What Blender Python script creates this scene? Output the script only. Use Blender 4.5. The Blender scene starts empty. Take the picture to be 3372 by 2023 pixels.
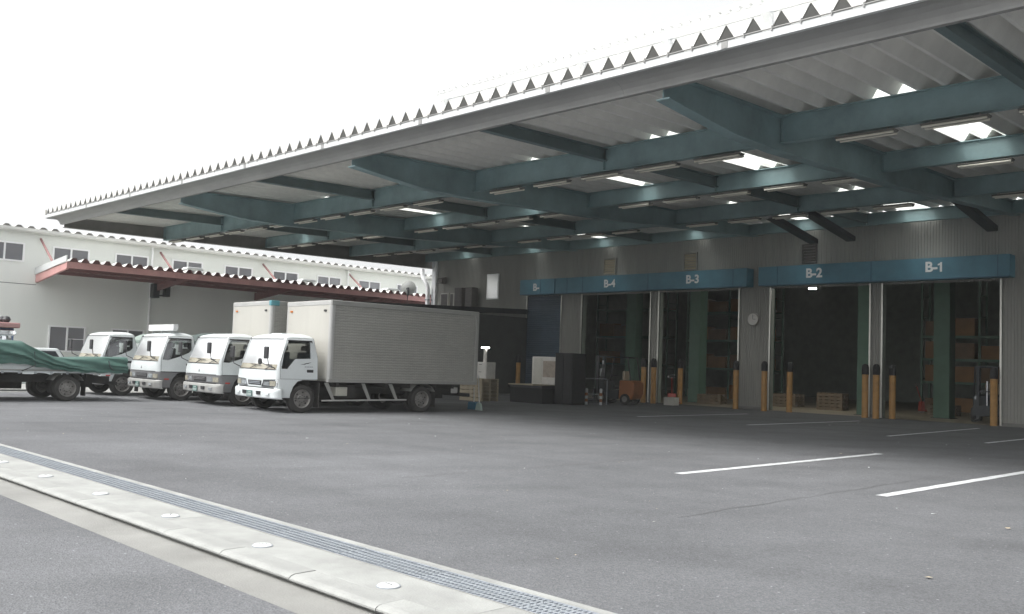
import bpy, bmesh, math, random
from mathutils import Vector, Matrix
from mathutils.geometry import tessellate_polygon
random.seed(7)
S = bpy.context.scene
COL = S.collection
R = math.radians
PI = math.pi

# ------------------------------------------------------------------ camera, sky, sun, exposure
cam_d = bpy.data.cameras.new('camera')
cam = bpy.data.objects.new('camera', cam_d)
COL.objects.link(cam)
cam_d.sensor_fit = 'HORIZONTAL'
cam_d.sensor_width = 36.0
cam_d.lens = 36.0 * 3044.457 / 3372.0
cam_d.clip_start = 0.05
cam_d.clip_end = 3000
yaw, pitch, roll = R(45.21988), R(3.5472), R(-2.08791)
_f = Vector((-math.sin(yaw)*math.cos(pitch), math.cos(yaw)*math.cos(pitch), math.sin(pitch)))
_r = Vector((math.cos(yaw), math.sin(yaw), 0.0))
_d = _f.cross(_r)
_c, _s = math.cos(roll), math.sin(roll)
_r2 = _c*_r + _s*_d
_d2 = -_s*_r + _c*_d
M = Matrix(((_r2.x, -_d2.x, -_f.x, 0), (_r2.y, -_d2.y, -_f.y, 0), (_r2.z, -_d2.z, -_f.z, 1.5), (0, 0, 0, 1)))
cam.matrix_world = M
S.camera = cam

W = bpy.data.worlds.new('World')
S.world = W
W.use_nodes = True
wn = W.node_tree
wn.nodes.clear()
sky = wn.nodes.new('ShaderNodeTexSky')
sky.sky_type = 'NISHITA'
sky.sun_disc = False
SUN_EL, SUN_AZ = R(58), R(205)
sky.sun_elevation = SUN_EL
sky.sun_rotation = SUN_AZ
sky.air_density = 1.0
sky.dust_density = 4.0
sky.ozone_density = 1.0
hs = wn.nodes.new('ShaderNodeHueSaturation')
hs.inputs['Saturation'].default_value = 0.10
bg = wn.nodes.new('ShaderNodeBackground')
bg.inputs['Strength'].default_value = 0.15
wo = wn.nodes.new('ShaderNodeOutputWorld')
wn.links.new(sky.outputs[0], hs.inputs['Color'])
wn.links.new(hs.outputs[0], bg.inputs['Color'])
wn.links.new(bg.outputs[0], wo.inputs['Surface'])

sun_d = bpy.data.lights.new('sun', 'SUN')
sun_d.energy = 0.9
sun_d.angle = R(40)
sun_d.color = (1.0, 0.97, 0.92)
sun = bpy.data.objects.new('sun', sun_d)
COL.objects.link(sun)
_sv = Vector((math.sin(SUN_AZ)*math.cos(SUN_EL), math.cos(SUN_AZ)*math.cos(SUN_EL), math.sin(SUN_EL)))
sun.rotation_euler = _sv.to_track_quat('Z', 'Y').to_euler()
sun.location = _sv * 60

vs = S.view_settings
vs.view_transform = 'Standard'
vs.look = 'None'
vs.gamma = 1
vs.exposure = 1.10
vs.use_curve_mapping = False
S.render.engine = 'CYCLES'
S.cycles.max_bounces = 8
S.cycles.diffuse_bounces = 5
S.cycles.use_denoising = True

# ------------------------------------------------------------------ materials
MAT = {}
def mat(name, col, rough=0.6, metal=0.0, var=0.12, scale=2.0, streak=False, bump=0.0, bscale=40.0, spec=0.5, dirt=None, emit=None, estr=1.0):
    if name in MAT: return MAT[name]
    m = bpy.data.materials.new(name)
    m.use_nodes = True
    nt = m.node_tree
    b = nt.nodes['Principled BSDF']
    b.inputs['Roughness'].default_value = rough
    b.inputs['Metallic'].default_value = metal
    b.inputs['Specular IOR Level'].default_value = spec
    tc = nt.nodes.new('ShaderNodeTexCoord')
    src = tc.outputs['Object']
    if streak:
        mp = nt.nodes.new('ShaderNodeMapping')
        mp.inputs['Scale'].default_value = (1.0, 1.0, 0.12)
        nt.links.new(src, mp.inputs['Vector']); src = mp.outputs[0]
    nz = nt.nodes.new('ShaderNodeTexNoise')
    nz.inputs['Scale'].default_value = scale
    nz.inputs['Detail'].default_value = 6
    nz.inputs['Roughness'].default_value = 0.65
    nt.links.new(src, nz.inputs['Vector'])
    rp = nt.nodes.new('ShaderNodeValToRGB')
    rp.color_ramp.elements[0].position = 0.30
    rp.color_ramp.elements[1].position = 0.70
    dk = dirt if dirt else tuple(c*(1-var) for c in col)
    lt = tuple(min(1, c*(1+var*0.5)) for c in col)
    rp.color_ramp.elements[0].color = (*dk, 1)
    rp.color_ramp.elements[1].color = (*lt, 1)
    nt.links.new(nz.outputs['Fac'], rp.inputs['Fac'])
    nt.links.new(rp.outputs['Color'], b.inputs['Base Color'])
    if bump:
        n2 = nt.nodes.new('ShaderNodeTexNoise')
        n2.inputs['Scale'].default_value = bscale
        n2.inputs['Detail'].default_value = 4
        nt.links.new(tc.outputs['Object'], n2.inputs['Vector'])
        bp = nt.nodes.new('ShaderNodeBump')
        bp.inputs['Strength'].default_value = bump
        bp.inputs['Distance'].default_value = 0.02
        nt.links.new(n2.outputs['Fac'], bp.inputs['Height'])
        nt.links.new(bp.outputs['Normal'], b.inputs['Normal'])
    if emit:
        b.inputs['Emission Color'].default_value = (*emit, 1)
        b.inputs['Emission Strength'].default_value = estr
    MAT[name] = m
    return m

def asphalt(name, base, tint):
    m = bpy.data.materials.new(name); m.use_nodes = True
    nt = m.node_tree; L = nt.links.new
    b = nt.nodes['Principled BSDF']
    b.inputs['Roughness'].default_value = 0.88
    b.inputs['Specular IOR Level'].default_value = 0.3
    tc = nt.nodes.new('ShaderNodeTexCoord')
    def noise(sc, det=5, ro=0.6):
        n = nt.nodes.new('ShaderNodeTexNoise'); n.inputs['Scale'].default_value = sc
        n.inputs['Detail'].default_value = det; n.inputs['Roughness'].default_value = ro
        L(tc.outputs['Object'], n.inputs['Vector']); return n
    def ramp(fac, p0, c0, p1, c1):
        r = nt.nodes.new('ShaderNodeValToRGB')
        r.color_ramp.elements[0].position = p0; r.color_ramp.elements[1].position = p1
        r.color_ramp.elements[0].color = (*c0, 1); r.color_ramp.elements[1].color = (*c1, 1)
        L(fac, r.inputs['Fac']); return r
    def mul(a, c, f=1.0):
        x = nt.nodes.new('ShaderNodeMix'); x.data_type = 'RGBA'; x.blend_type = 'MULTIPLY'
        x.inputs['Factor'].default_value = f
        L(a, x.inputs[6]); L(c, x.inputs[7]); return x.outputs[2]
    big = ramp(noise(0.22, 6, 0.6).outputs['Fac'], 0.3, tuple(base*t*0.80 for t in tint), 0.7, tuple(base*t*1.15 for t in tint))
    mid = ramp(noise(1.6, 6, 0.7).outputs['Fac'], 0.3, (0.90,)*3, 0.72, (1.07,)*3)
    v = nt.nodes.new('ShaderNodeTexVoronoi'); v.inputs['Scale'].default_value = 75
    L(tc.outputs['Object'], v.inputs['Vector'])
    sep = nt.nodes.new('ShaderNodeSeparateColor'); L(v.outputs['Color'], sep.inputs[0])
    chips = ramp(sep.outputs[0], 0.0, (0.72,)*3, 1.0, (1.28,)*3)
    v2 = nt.nodes.new('ShaderNodeTexVoronoi'); v2.inputs['Scale'].default_value = 26
    L(tc.outputs['Object'], v2.inputs['Vector'])
    sep2 = nt.nodes.new('ShaderNodeSeparateColor'); L(v2.outputs['Color'], sep2.inputs[0])
    spk = ramp(sep2.outputs[1], 0.955, (1.0,)*3, 0.975, (2.1,)*3)
    dst = ramp(v2.outputs['Distance'], 0.18, (1.0,)*3, 0.30, (0.0,)*3)
    mx = nt.nodes.new('ShaderNodeMix'); mx.data_type = 'RGBA'
    L(dst.outputs[0], mx.inputs['Factor']); mx.inputs[6].default_value = (1, 1, 1, 1); L(spk.outputs[0], mx.inputs[7])
    # long paving-lane seams and tyre polish, along the lanes
    mp = nt.nodes.new('ShaderNodeMapping'); mp.inputs['Scale'].default_value = (0.55, 0.05, 1)
    L(tc.outputs['Object'], mp.inputs['Vector'])
    lane = nt.nodes.new('ShaderNodeTexNoise'); lane.inputs['Scale'].default_value = 1.0; lane.inputs['Detail'].default_value = 5
    L(mp.outputs[0], lane.inputs['Vector'])
    ln = ramp(lane.outputs['Fac'], 0.35, (0.93,)*3, 0.65, (1.05,)*3)
    c = mul(big.outputs[0], mid.outputs[0]); c = mul(c, chips.outputs[0], 0.8); c = mul(c, mx.outputs[2]); c = mul(c, ln.outputs[0])
    # curving tyre tracks and a few oil drips
    for rz_, sc_, ds_ in ((0.5, 0.16, 5.0), (1.35, 0.11, 7.0)):
        m2 = nt.nodes.new('ShaderNodeMapping'); m2.inputs['Rotation'].default_value = (0, 0, rz_)
        L(tc.outputs['Object'], m2.inputs['Vector'])
        wv = nt.nodes.new('ShaderNodeTexWave'); wv.inputs['Scale'].default_value = sc_; wv.inputs['Distortion'].default_value = ds_
        wv.inputs['Detail'].default_value = 1.5; wv.inputs['Detail Scale'].default_value = 0.35
        L(m2.outputs[0], wv.inputs['Vector'])
        tk = ramp(wv.outputs['Fac'], 0.74, (1.0,)*3, 0.98, (0.935,)*3)
        c = mul(c, tk.outputs[0])
    v3 = nt.nodes.new('ShaderNodeTexVoronoi'); v3.inputs['Scale'].default_value = 0.42; v3.inputs['Randomness'].default_value = 1.0
    L(tc.outputs['Object'], v3.inputs['Vector'])
    nd = noise(5.0, 4, 0.7)
    ad = nt.nodes.new('ShaderNodeMath'); ad.operation = 'MULTIPLY_ADD'; ad.inputs[1].default_value = 0.22
    L(nd.outputs['Fac'], ad.inputs[0]); L(v3.outputs['Distance'], ad.inputs[2])
    oil = ramp(ad.outputs[0], 0.15, (0.82,)*3, 0.25, (1.0,)*3)
    c = mul(c, oil.outputs[0])
    L(c, b.inputs['Base Color'])
    bp = nt.nodes.new('ShaderNodeBump'); bp.inputs['Strength'].default_value = 0.55; bp.inputs['Distance'].default_value = 0.008
    L(v.outputs['Distance'], bp.inputs['Height']); L(bp.outputs['Normal'], b.inputs['Normal'])
    MAT[name] = m
    return m

def glass(name, col, rough=0.06, metal=0.0, spec=0.8):
    return mat(name, col, rough, metal, var=0.05, scale=1.0, spec=spec)

def skylight_mat():
    m = bpy.data.materials.new('skylight_sheet'); m.use_nodes = True
    nt = m.node_tree; nt.nodes.clear()
    o = nt.nodes.new('ShaderNodeOutputMaterial')
    t = nt.nodes.new('ShaderNodeBsdfTranslucent'); d = nt.nodes.new('ShaderNodeBsdfDiffuse')
    tc = nt.nodes.new('ShaderNodeTexCoord'); nz = nt.nodes.new('ShaderNodeTexNoise'); nz.inputs['Scale'].default_value = 3
    rp = nt.nodes.new('ShaderNodeValToRGB')
    rp.color_ramp.elements[0].color = (0.72, 0.74, 0.70, 1); rp.color_ramp.elements[1].color = (0.92, 0.93, 0.90, 1)
    nt.links.new(tc.outputs['Object'], nz.inputs['Vector']); nt.links.new(nz.outputs['Fac'], rp.inputs['Fac'])
    nt.links.new(rp.outputs[0], t.inputs['Color']); d.inputs['Color'].default_value = (0.8, 0.8, 0.78, 1)
    x = nt.nodes.new('ShaderNodeMixShader'); x.inputs[0].default_value = 0.12
    nt.links.new(t.outputs[0], x.inputs[1]); nt.links.new(d.outputs[0], x.inputs[2])
    tr = nt.nodes.new('ShaderNodeBsdfTransparent'); tr.inputs['Color'].default_value = (0.9, 0.93, 0.92, 1)
    x2 = nt.nodes.new('ShaderNodeMixShader'); x2.inputs[0].default_value = 0.40
    nt.links.new(x.outputs[0], x2.inputs[1]); nt.links.new(tr.outputs[0], x2.inputs[2]); nt.links.new(x2.outputs[0], o.inputs['Surface'])
    MAT['skylight'] = m
    return m

def window_glass(name, tint, fac):
    m = bpy.data.materials.new(name); m.use_nodes = True
    nt = m.node_tree; nt.nodes.clear()
    o = nt.nodes.new('ShaderNodeOutputMaterial')
    t = nt.nodes.new('ShaderNodeBsdfTransparent'); t.inputs['Color'].default_value = (*tint, 1)
    g = nt.nodes.new('ShaderNodeBsdfGlossy'); g.inputs['Roughness'].default_value = 0.03; g.inputs['Color'].default_value = (0.95, 0.97, 1, 1)
    fr = nt.nodes.new('ShaderNodeFresnel'); fr.inputs['IOR'].default_value = fac
    x = nt.nodes.new('ShaderNodeMixShader')
    nt.links.new(fr.outputs[0], x.inputs[0]); nt.links.new(t.outputs[0], x.inputs[1]); nt.links.new(g.outputs[0], x.inputs[2])
    nt.links.new(x.outputs[0], o.inputs['Surface'])
    MAT[name] = m
    return m

A_YARD = asphalt('yard_asphalt', 0.148, (0.972, 1.0, 1.045))
A_ROAD = asphalt('road_asphalt', 0.153, (0.972, 1.0, 1.045))
CONC = mat('pale_concrete', (0.35, 0.357, 0.342), 0.85, var=0.30, scale=1.3, bump=0.25, bscale=60)
CONC2 = mat('gutter_concrete', (0.265, 0.265, 0.25), 0.88, var=0.25, scale=1.1, bump=0.3, bscale=60)
CONCF = mat('floor_concrete', (0.30, 0.26, 0.19), 0.55, var=0.3, scale=0.6)
GALV = mat('galvanised_steel', (0.335, 0.36, 0.39), 0.55, 0.1, var=0.2, scale=3)
GALVL = mat('grate_bar_steel', (0.46, 0.49, 0.51), 0.4, 0.4, var=0.2, scale=5)
DARK = mat('dark_void', (0.02, 0.02, 0.022), 0.9)
SHEET = mat('roof_sheet', (0.84, 0.83, 0.785), 0.5, 0.0, var=0.14, scale=0.9, streak=False)
SHEETT = mat('roof_sheet_outer', (0.66, 0.68, 0.69), 0.45, 0.0, var=0.1, scale=0.9)
FLASH = mat('white_flashing', (0.66, 0.675, 0.67), 0.5, var=0.08, scale=1.0)
GUTT = mat('gutter_grey', (0.31, 0.31, 0.30), 0.5, var=0.15, scale=0.8)
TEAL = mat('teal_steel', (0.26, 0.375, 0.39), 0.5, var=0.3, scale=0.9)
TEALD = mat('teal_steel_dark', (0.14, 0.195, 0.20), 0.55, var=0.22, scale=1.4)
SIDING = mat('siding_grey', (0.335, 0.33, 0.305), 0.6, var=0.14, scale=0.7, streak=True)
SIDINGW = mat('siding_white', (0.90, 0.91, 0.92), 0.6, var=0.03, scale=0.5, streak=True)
BLUE = mat('shutter_box_blue', (0.095, 0.24, 0.32), 0.5, var=0.2, scale=1.2)
BLUED = mat('shutter_box_seam', (0.055, 0.13, 0.20), 0.5, var=0.2, scale=1.2)
SHUT = mat('shutter_slate', (0.085, 0.12, 0.17), 0.5, var=0.2, scale=1.0)
INOX = mat('stainless', (0.55, 0.55, 0.51), 0.3, 0.8, var=0.1, scale=3)
LETT = mat('white_lettering', (0.78, 0.80, 0.80), 0.6, var=0.08)
INTW = mat('interior_wall', (0.30, 0.34, 0.30), 0.8, var=0.2)
GREEN = mat('green_column', (0.10, 0.19, 0.135), 0.55, var=0.2, scale=1.5)
AMBER = mat('bollard_amber', (0.47, 0.255, 0.08), 0.5, var=0.22, scale=4)
BLK = mat('black_rubber', (0.022, 0.022, 0.024), 0.75, var=0.3, scale=5)
BLKP = mat('black_plastic', (0.03, 0.03, 0.033), 0.45, var=0.2, scale=4)
TYRE = mat('tyre_rubber', (0.028, 0.027, 0.027), 0.85, var=0.35, scale=8, dirt=(0.05, 0.047, 0.043))
RIM = mat('wheel_silver', (0.28, 0.27, 0.255), 0.45, 0.35, var=0.3, scale=6)
CHAS = mat('chassis_black', (0.03, 0.03, 0.032), 0.7, var=0.4, scale=3, dirt=(0.06, 0.055, 0.05))
WHITE = mat('truck_white', (0.68, 0.72, 0.72), 0.32, var=0.05, scale=1.6, spec=0.55)
WHITE2 = mat('truck_white_worn', (0.65, 0.69, 0.69), 0.38, var=0.07, scale=1.6)
GREYP = mat('truck_grey_band', (0.20, 0.20, 0.205), 0.4, 0.2, var=0.1, scale=2)
CHROME = mat('chrome', (0.75, 0.77, 0.79), 0.15, 0.95, var=0.1, scale=6)
LAMP = mat('headlamp_lens', (0.62, 0.66, 0.68), 0.12, 0.6, var=0.3, scale=22)
ORANGEL = mat('orange_lens', (0.55, 0.17, 0.03), 0.3)
REDL = mat('red_lens', (0.45, 0.04, 0.03), 0.3)
BOXP = mat('box_panel', (0.47, 0.46, 0.42), 0.45, 0.0, var=0.12, scale=0.8, streak=True)
BOXA = mat('box_aluminium', (0.46, 0.455, 0.42), 0.45, 0.2, var=0.12, scale=1.0)
_nt = BOXA.node_tree; _b = _nt.nodes['Principled BSDF']; _src = _b.inputs['Base Color'].links[0].from_socket
_tc = _nt.nodes.new('ShaderNodeTexCoord'); _sp = _nt.nodes.new('ShaderNodeSeparateXYZ'); _cb = _nt.nodes.new('ShaderNodeCombineXYZ')
_nt.links.new(_tc.outputs['Object'], _sp.inputs[0]); _nt.links.new(_sp.outputs['X'], _cb.inputs['X']); _nt.links.new(_sp.outputs['Z'], _cb.inputs['Y'])
_bt = _nt.nodes.new('ShaderNodeTexBrick'); _bt.inputs['Scale'].default_value = 1.0; _bt.inputs['Brick Width'].default_value = 0.15; _bt.inputs['Row Height'].default_value = 0.037
_bt.inputs['Mortar Size'].default_value = 0.009; _bt.inputs['Color1'].default_value = (1,1,1,1); _bt.inputs['Color2'].default_value = (0.86,0.86,0.86,1); _bt.inputs['Mortar'].default_value = (0.74,0.74,0.74,1)
_nt.links.new(_cb.outputs[0], _bt.inputs['Vector'])
_mm = _nt.nodes.new('ShaderNodeMix'); _mm.data_type = 'RGBA'; _mm.blend_type = 'MULTIPLY'; _mm.inputs['Factor'].default_value = 1.0
_nt.links.new(_src, _mm.inputs[6]); _nt.links.new(_bt.outputs['Color'], _mm.inputs[7]); _nt.links.new(_mm.outputs[2], _b.inputs['Base Color'])
BOXF = mat('box_frame', (0.46, 0.46, 0.445), 0.4, 0.15, var=0.1, scale=1.4)
BOXF2 = mat('box_frame_grey', (0.36, 0.36, 0.34), 0.42, 0.2, var=0.12, scale=1.4)
TEALC = mat('teal_corner_cap', (0.10, 0.30, 0.34), 0.5)
WSCR = mat('windscreen_reflective', (0.93, 0.94, 0.94), 0.32, 0.9, var=0.04, scale=1, spec=1.0)
WSLOW = mat('dashboard_beige', (0.66, 0.60, 0.46), 0.5, var=0.15)
SGLS = window_glass('side_window_glass', (0.46, 0.48, 0.46), 2.0)
FGLS = window_glass('windscreen_foot_glare_glass', (0.75, 0.74, 0.70), 2.2)
BGLS = window_glass('building_window_glare_glass', (0.62, 0.64, 0.65), 2.3)
for BG_, dc_, fc_ in ((BGLS, (0.42,0.42,0.45), 0.45), (FGLS, (0.60,0.56,0.45), 0.55)):  # diffuse shares paint in the glass reflections and the room light
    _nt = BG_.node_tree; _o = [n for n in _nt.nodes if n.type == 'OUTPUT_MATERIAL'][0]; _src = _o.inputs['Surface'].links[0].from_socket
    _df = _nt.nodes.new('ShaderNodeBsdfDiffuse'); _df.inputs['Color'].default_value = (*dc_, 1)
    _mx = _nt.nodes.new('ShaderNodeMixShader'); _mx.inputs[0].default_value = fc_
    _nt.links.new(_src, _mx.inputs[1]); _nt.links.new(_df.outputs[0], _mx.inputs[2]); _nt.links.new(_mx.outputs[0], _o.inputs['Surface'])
SEAT = mat('seat_grey', (0.10, 0.10, 0.11), 0.8)
CABIN = mat('cab_interior', (0.09, 0.085, 0.08), 0.8)
PLATE = mat('plate_green', (0.08, 0.17, 0.15), 0.5)
PLTW = mat('plate_white', (0.42, 0.47, 0.46), 0.5)
TARPG = mat('green_tarp', (0.06, 0.135, 0.112), 0.6, var=0.2, scale=2.5, bump=0.5, bscale=9)
TARPD = mat('dark_green_tarp', (0.06, 0.085, 0.08), 0.6, var=0.25, scale=2.5, bump=0.5, bscale=9)
TARPL = mat('grey_green_tarp', (0.24, 0.30, 0.27), 0.55, var=0.2, scale=2.5, bump=0.5, bscale=9)
TARPB = mat('blue_tarp', (0.22, 0.38, 0.62), 0.5, var=0.15, scale=3)
WALLL = mat('cream_wall', (0.80, 0.825, 0.785), 0.75, var=0.06, scale=0.35, streak=True)
ROOFL = mat('left_roof_sheet', (0.66, 0.66, 0.63), 0.5, var=0.1, scale=0.7)
REDR = mat('red_rod_paint', (0.33, 0.17, 0.165), 0.6)
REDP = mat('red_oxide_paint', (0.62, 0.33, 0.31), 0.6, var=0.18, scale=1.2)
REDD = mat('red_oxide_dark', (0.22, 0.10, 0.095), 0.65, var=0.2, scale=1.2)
ALUW = mat('white_window_frame', (0.93, 0.94, 0.94), 0.4, var=0.05)
ROOMG = mat('room_grey', (0.55, 0.54, 0.53), 0.8, var=0.3, scale=0.8)
LPAINT = mat('road_paint_white', (0.70, 0.72, 0.73), 0.7, var=0.28, scale=6, dirt=(0.42, 0.43, 0.44))
FORKO = mat('forklift_orange', (0.36, 0.13, 0.04), 0.45, var=0.2, scale=3)
LITB = mat('lit_ceiling_lamp', (0.9, 0.9, 0.88), 0.4, emit=(1.0, 0.96, 0.88), estr=140.0)
CARTON = mat('carton_orange', (0.30, 0.16, 0.065), 0.75, var=0.2, scale=2)
CARTON2 = mat('carton_brown', (0.20, 0.125, 0.07), 0.75, var=0.2, scale=2)
WOOD = mat('pallet_wood', (0.21, 0.16, 0.105), 0.8, var=0.3, scale=5)
STEELD = mat('dark_steel', (0.05, 0.055, 0.06), 0.5, 0.3, var=0.2)
TUBEW = mat('fluorescent_tube', (0.74, 0.71, 0.62), 0.35, var=0.06)
FIXT = mat('fitting_grey', (0.33, 0.315, 0.28), 0.5, var=0.15, scale=3)
HOUS = mat('light_housing', (0.17, 0.165, 0.15), 0.5, var=0.15, scale=3)
LITL = mat('lit_lamp', (0.9, 0.9, 0.88), 0.4, emit=(1.0, 0.98, 0.92), estr=9.0)
CABW = mat('white_enamel', (0.66, 0.64, 0.60), 0.4, var=0.15, scale=3)
DISH = mat('dish_grey', (0.20, 0.21, 0.20), 0.5, var=0.12)
ACG = mat('ac_grille_dark', (0.11, 0.10, 0.095), 0.6, var=0.25, scale=6)
ACW = mat('ac_casing', (0.56, 0.55, 0.50), 0.5, var=0.1)
REDM = mat('red_machine', (0.40, 0.07, 0.05), 0.45, var=0.2)
BLUEP = mat('blue_plastic', (0.05, 0.20, 0.32), 0.45, var=0.15)
MINT = mat('pale_green_plastic', (0.40, 0.50, 0.45), 0.5, var=0.1)
BEIGEB = mat('beige_board', (0.42, 0.36, 0.26), 0.7, var=0.15)
skylight_mat()

# ------------------------------------------------------------------ mesh helpers
class MB:
    def __init__(s):
        s.v = []; s.f = []; s.m = []; s.mats = []
    def mi(s, m):
        if m not in s.mats: s.mats.append(m)
        return s.mats.index(m)
    def add(s, vs, fs, m):
        o = len(s.v); k = s.mi(m)
        s.v += [tuple(p) for p in vs]
        s.f += [tuple(i+o for i in f) for f in fs]
        s.m += [k]*len(fs)
    def box(s, x0, x1, y0, y1, z0, z1, m):
        s.add([(x0,y0,z0),(x1,y0,z0),(x1,y1,z0),(x0,y1,z0),(x0,y0,z1),(x1,y0,z1),(x1,y1,z1),(x0,y1,z1)],
              [(0,3,2,1),(4,5,6,7),(0,1,5,4),(1,2,6,5),(2,3,7,6),(3,0,4,7)], m)
    def prism(s, poly, axis, a, b, m):
        # poly: 2D points; axis 'x': (y,z), 'y': (x,z), 'z': (x,y)
        def P(p, t):
            return (t,p[0],p[1]) if axis == 'x' else (p[0],t,p[1]) if axis == 'y' else (p[0],p[1],t)
        n = len(poly)
        vs = [P(p,a) for p in poly]+[P(p,b) for p in poly]
        fs = [tuple(range(n-1,-1,-1)), tuple(range(n,2*n))]+[(i,(i+1)%n,n+(i+1)%n,n+i) for i in range(n)]
        s.add(vs, fs, m)
    def ext(s, prof, axis, a, b, m, closed=False):
        # open profile swept along an axis as a sheet
        def P(p, t):
            return (t,p[0],p[1]) if axis == 'x' else (p[0],t,p[1]) if axis == 'y' else (p[0],p[1],t)
        n = len(prof)
        s.add([P(p,a) for p in prof]+[P(p,b) for p in prof], [(i,i+1,n+i+1,n+i) for i in range(n-1)], m)
    def tube(s, path, r, m, n=8, cap=True):
        path = [Vector(p) for p in path]
        rings = []
        for i, p in enumerate(path):
            t = (path[min(i+1,len(path)-1)]-path[max(i-1,0)]).normalized()
            up = Vector((0,0,1)) if abs(t.z) < 0.9 else Vector((1,0,0))
            a = t.cross(up).normalized(); b = t.cross(a)
            rr = r[i] if isinstance(r, (list,tuple)) else r
            rings.append([p+a*math.cos(2*PI*k/n)*rr+b*math.sin(2*PI*k/n)*rr for k in range(n)])
        vs = [q for g in rings for q in g]
        fs = [(i*n+k, i*n+(k+1)%n, (i+1)*n+(k+1)%n, (i+1)*n+k) for i in range(len(path)-1) for k in range(n)]
        if cap: fs += [tuple(range(n-1,-1,-1)), tuple(range((len(path)-1)*n, len(path)*n))]
        s.add(vs, fs, m)
    def lathe(s, prof, m, axis='z', c=(0,0,0), n=24, cap=True):
        # prof: (radius, height)
        vs = []
        for (r, h) in prof:
            for k in range(n):
                a = 2*PI*k/n; p, q = r*math.cos(a), r*math.sin(a)
                vs.append((c[0]+p,c[1]+q,c[2]+h) if axis=='z' else (c[0]+p,c[1]+h,c[2]+q) if axis=='y' else (c[0]+h,c[1]+p,c[2]+q))
        fs = [(i*n+k, i*n+(k+1)%n, (i+1)*n+(k+1)%n, (i+1)*n+k) for i in range(len(prof)-1) for k in range(n)]
        if cap: fs += [tuple(range(n-1,-1,-1)), tuple(range((len(prof)-1)*n, len(prof)*n))]
        s.add(vs, fs, m)
    def grid(s, fn, nu, nv, m):
        vs = [fn(i/nu, j/nv) for j in range(nv+1) for i in range(nu+1)]
        fs = [(j*(nu+1)+i, j*(nu+1)+i+1, (j+1)*(nu+1)+i+1, (j+1)*(nu+1)+i) for j in range(nv) for i in range(nu)]
        s.add(vs, fs, m)
    def build(s, name, parent=None, smooth=False, bevel=0, loc=None, recalc=True):
        me = bpy.data.meshes.new(name)
        me.from_pydata(s.v, [], s.f)
        for m in s.mats: me.materials.append(m)
        me.polygons.foreach_set('material_index', s.m)
        if recalc:
            bm = bmesh.new(); bm.from_mesh(me)
            bmesh.ops.recalc_face_normals(bm, faces=bm.faces[:]); bm.to_mesh(me); bm.free()
        if smooth:
            me.polygons.foreach_set('use_smooth', [True]*len(me.polygons))
            me.set_sharp_from_angle(angle=R(35))
        me.update()
        o = bpy.data.objects.new(name, me); COL.objects.link(o)
        if parent: o.parent = parent
        if loc: o.location = loc
        if bevel:
            md = o.modifiers.new('bevel', 'BEVEL'); md.width = bevel; md.segments = 2; md.limit_method = 'ANGLE'; md.angle_limit = R(40)
            md.harden_normals = False
        return o

def tag(o, label=None, cat=None, group=None, kind=None):
    if label: o['label'] = label
    if cat: o['category'] = cat
    if group: o['group'] = group
    if kind: o['kind'] = kind
    return o
def thing(name, label, cat, loc=(0,0,0), rz=0.0, group=None):
    o = bpy.data.objects.new(name, None); COL.objects.link(o)
    o.empty_display_size = 0.2
    o.location = loc; o.rotation_euler = (0,0,rz)
    return tag(o, label, cat, group)
def inst(src, name, parent=None, loc=None, rot=None):
    c = src.copy(); c.name = name
    COL.objects.link(c)
    c.parent = parent
    if loc is not None: c.location = loc
    if rot is not None: c.rotation_euler = rot
    return c
def copy_tree(o, parent=None):
    c = o.copy(); COL.objects.link(c); c.parent = parent
    for ch in list(o.children): copy_tree(ch, c)
    return c
ORD = ['first','second','third','fourth','fifth','sixth','seventh','eighth','ninth','tenth','eleventh','twelfth','thirteenth','fourteenth',
       'fifteenth','sixteenth','seventeenth','eighteenth','nineteenth','twentieth','twenty-first','twenty-second','twenty-third','twenty-fourth','twenty-fifth','twenty-sixth']

# ------------------------------------------------------------------ ground
def sheet(name, x0, x1, y0, y1, z, m, kind='structure', nx=1, ny=1):
    b = MB()
    b.grid(lambda u, v: (x0+(x1-x0)*u, y0+(y1-y0)*v, z), nx, ny, m)
    return tag(b.build(name, recalc=False), kind=kind)
sheet('ground', -320, 320, -320, 320, -0.12, A_ROAD)
sheet('road', -90, 60, -40, 3.17, -0.066, A_ROAD)
sheet('asphalt_yard', -33.0, 60, 4.56, 34.26, 0.0, A_YARD)
sheet('concrete_apron', -47.0, -33.0, 4.56, 60, 0.004, CONC)
sheet('warehouse_floor', -40.85, 9.9, 34.26, 60, 0.012, CONCF)

# gutter strip along the road, kerb blocks, slabs and the drain grates
gut = MB(); gut.prism([(3.17,-0.068),(3.56,-0.062),(3.56,-0.2),(3.17,-0.2)], 'x', -90, 30, CONC2)
tag(gut.build('concrete_gutter'), kind='structure')
kerb = bpy.data.objects.new('kerb', None); COL.objects.link(kerb); tag(kerb, kind='structure')
kb = MB()
kb.prism([(3.562,-0.2),(3.562,-0.040),(3.507,-0.030),(3.507,-0.018),(3.525,-0.004),(3.555,0.004),(3.722,0.006),(3.722,-0.2)], 'x', 0.004, 0.983, CONC)
kb0 = kb.build('kerb_block', kerb)
kb0.location = (-8.57-0.987*16, 0, 0)
for i in range(-15, 18): inst(kb0, 'kerb_block', kerb, (-8.57+0.987*i+random.uniform(-.001,.001), random.uniform(-.003,.003), random.uniform(-.002,.002)))
sl = MB(); sl.box(0.003, 3.945, 3.726, 4.145, -0.2, 0.004, CONC)
sl0 = sl.build('concrete_slab', kerb, bevel=0.004)
sl0.location = (-8.05-3.948*4, 0, 0)
for i in range(-3, 4): inst(sl0, 'concrete_slab', kerb, (-8.05+3.948*i, 0, random.uniform(-.001,.001)))
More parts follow.
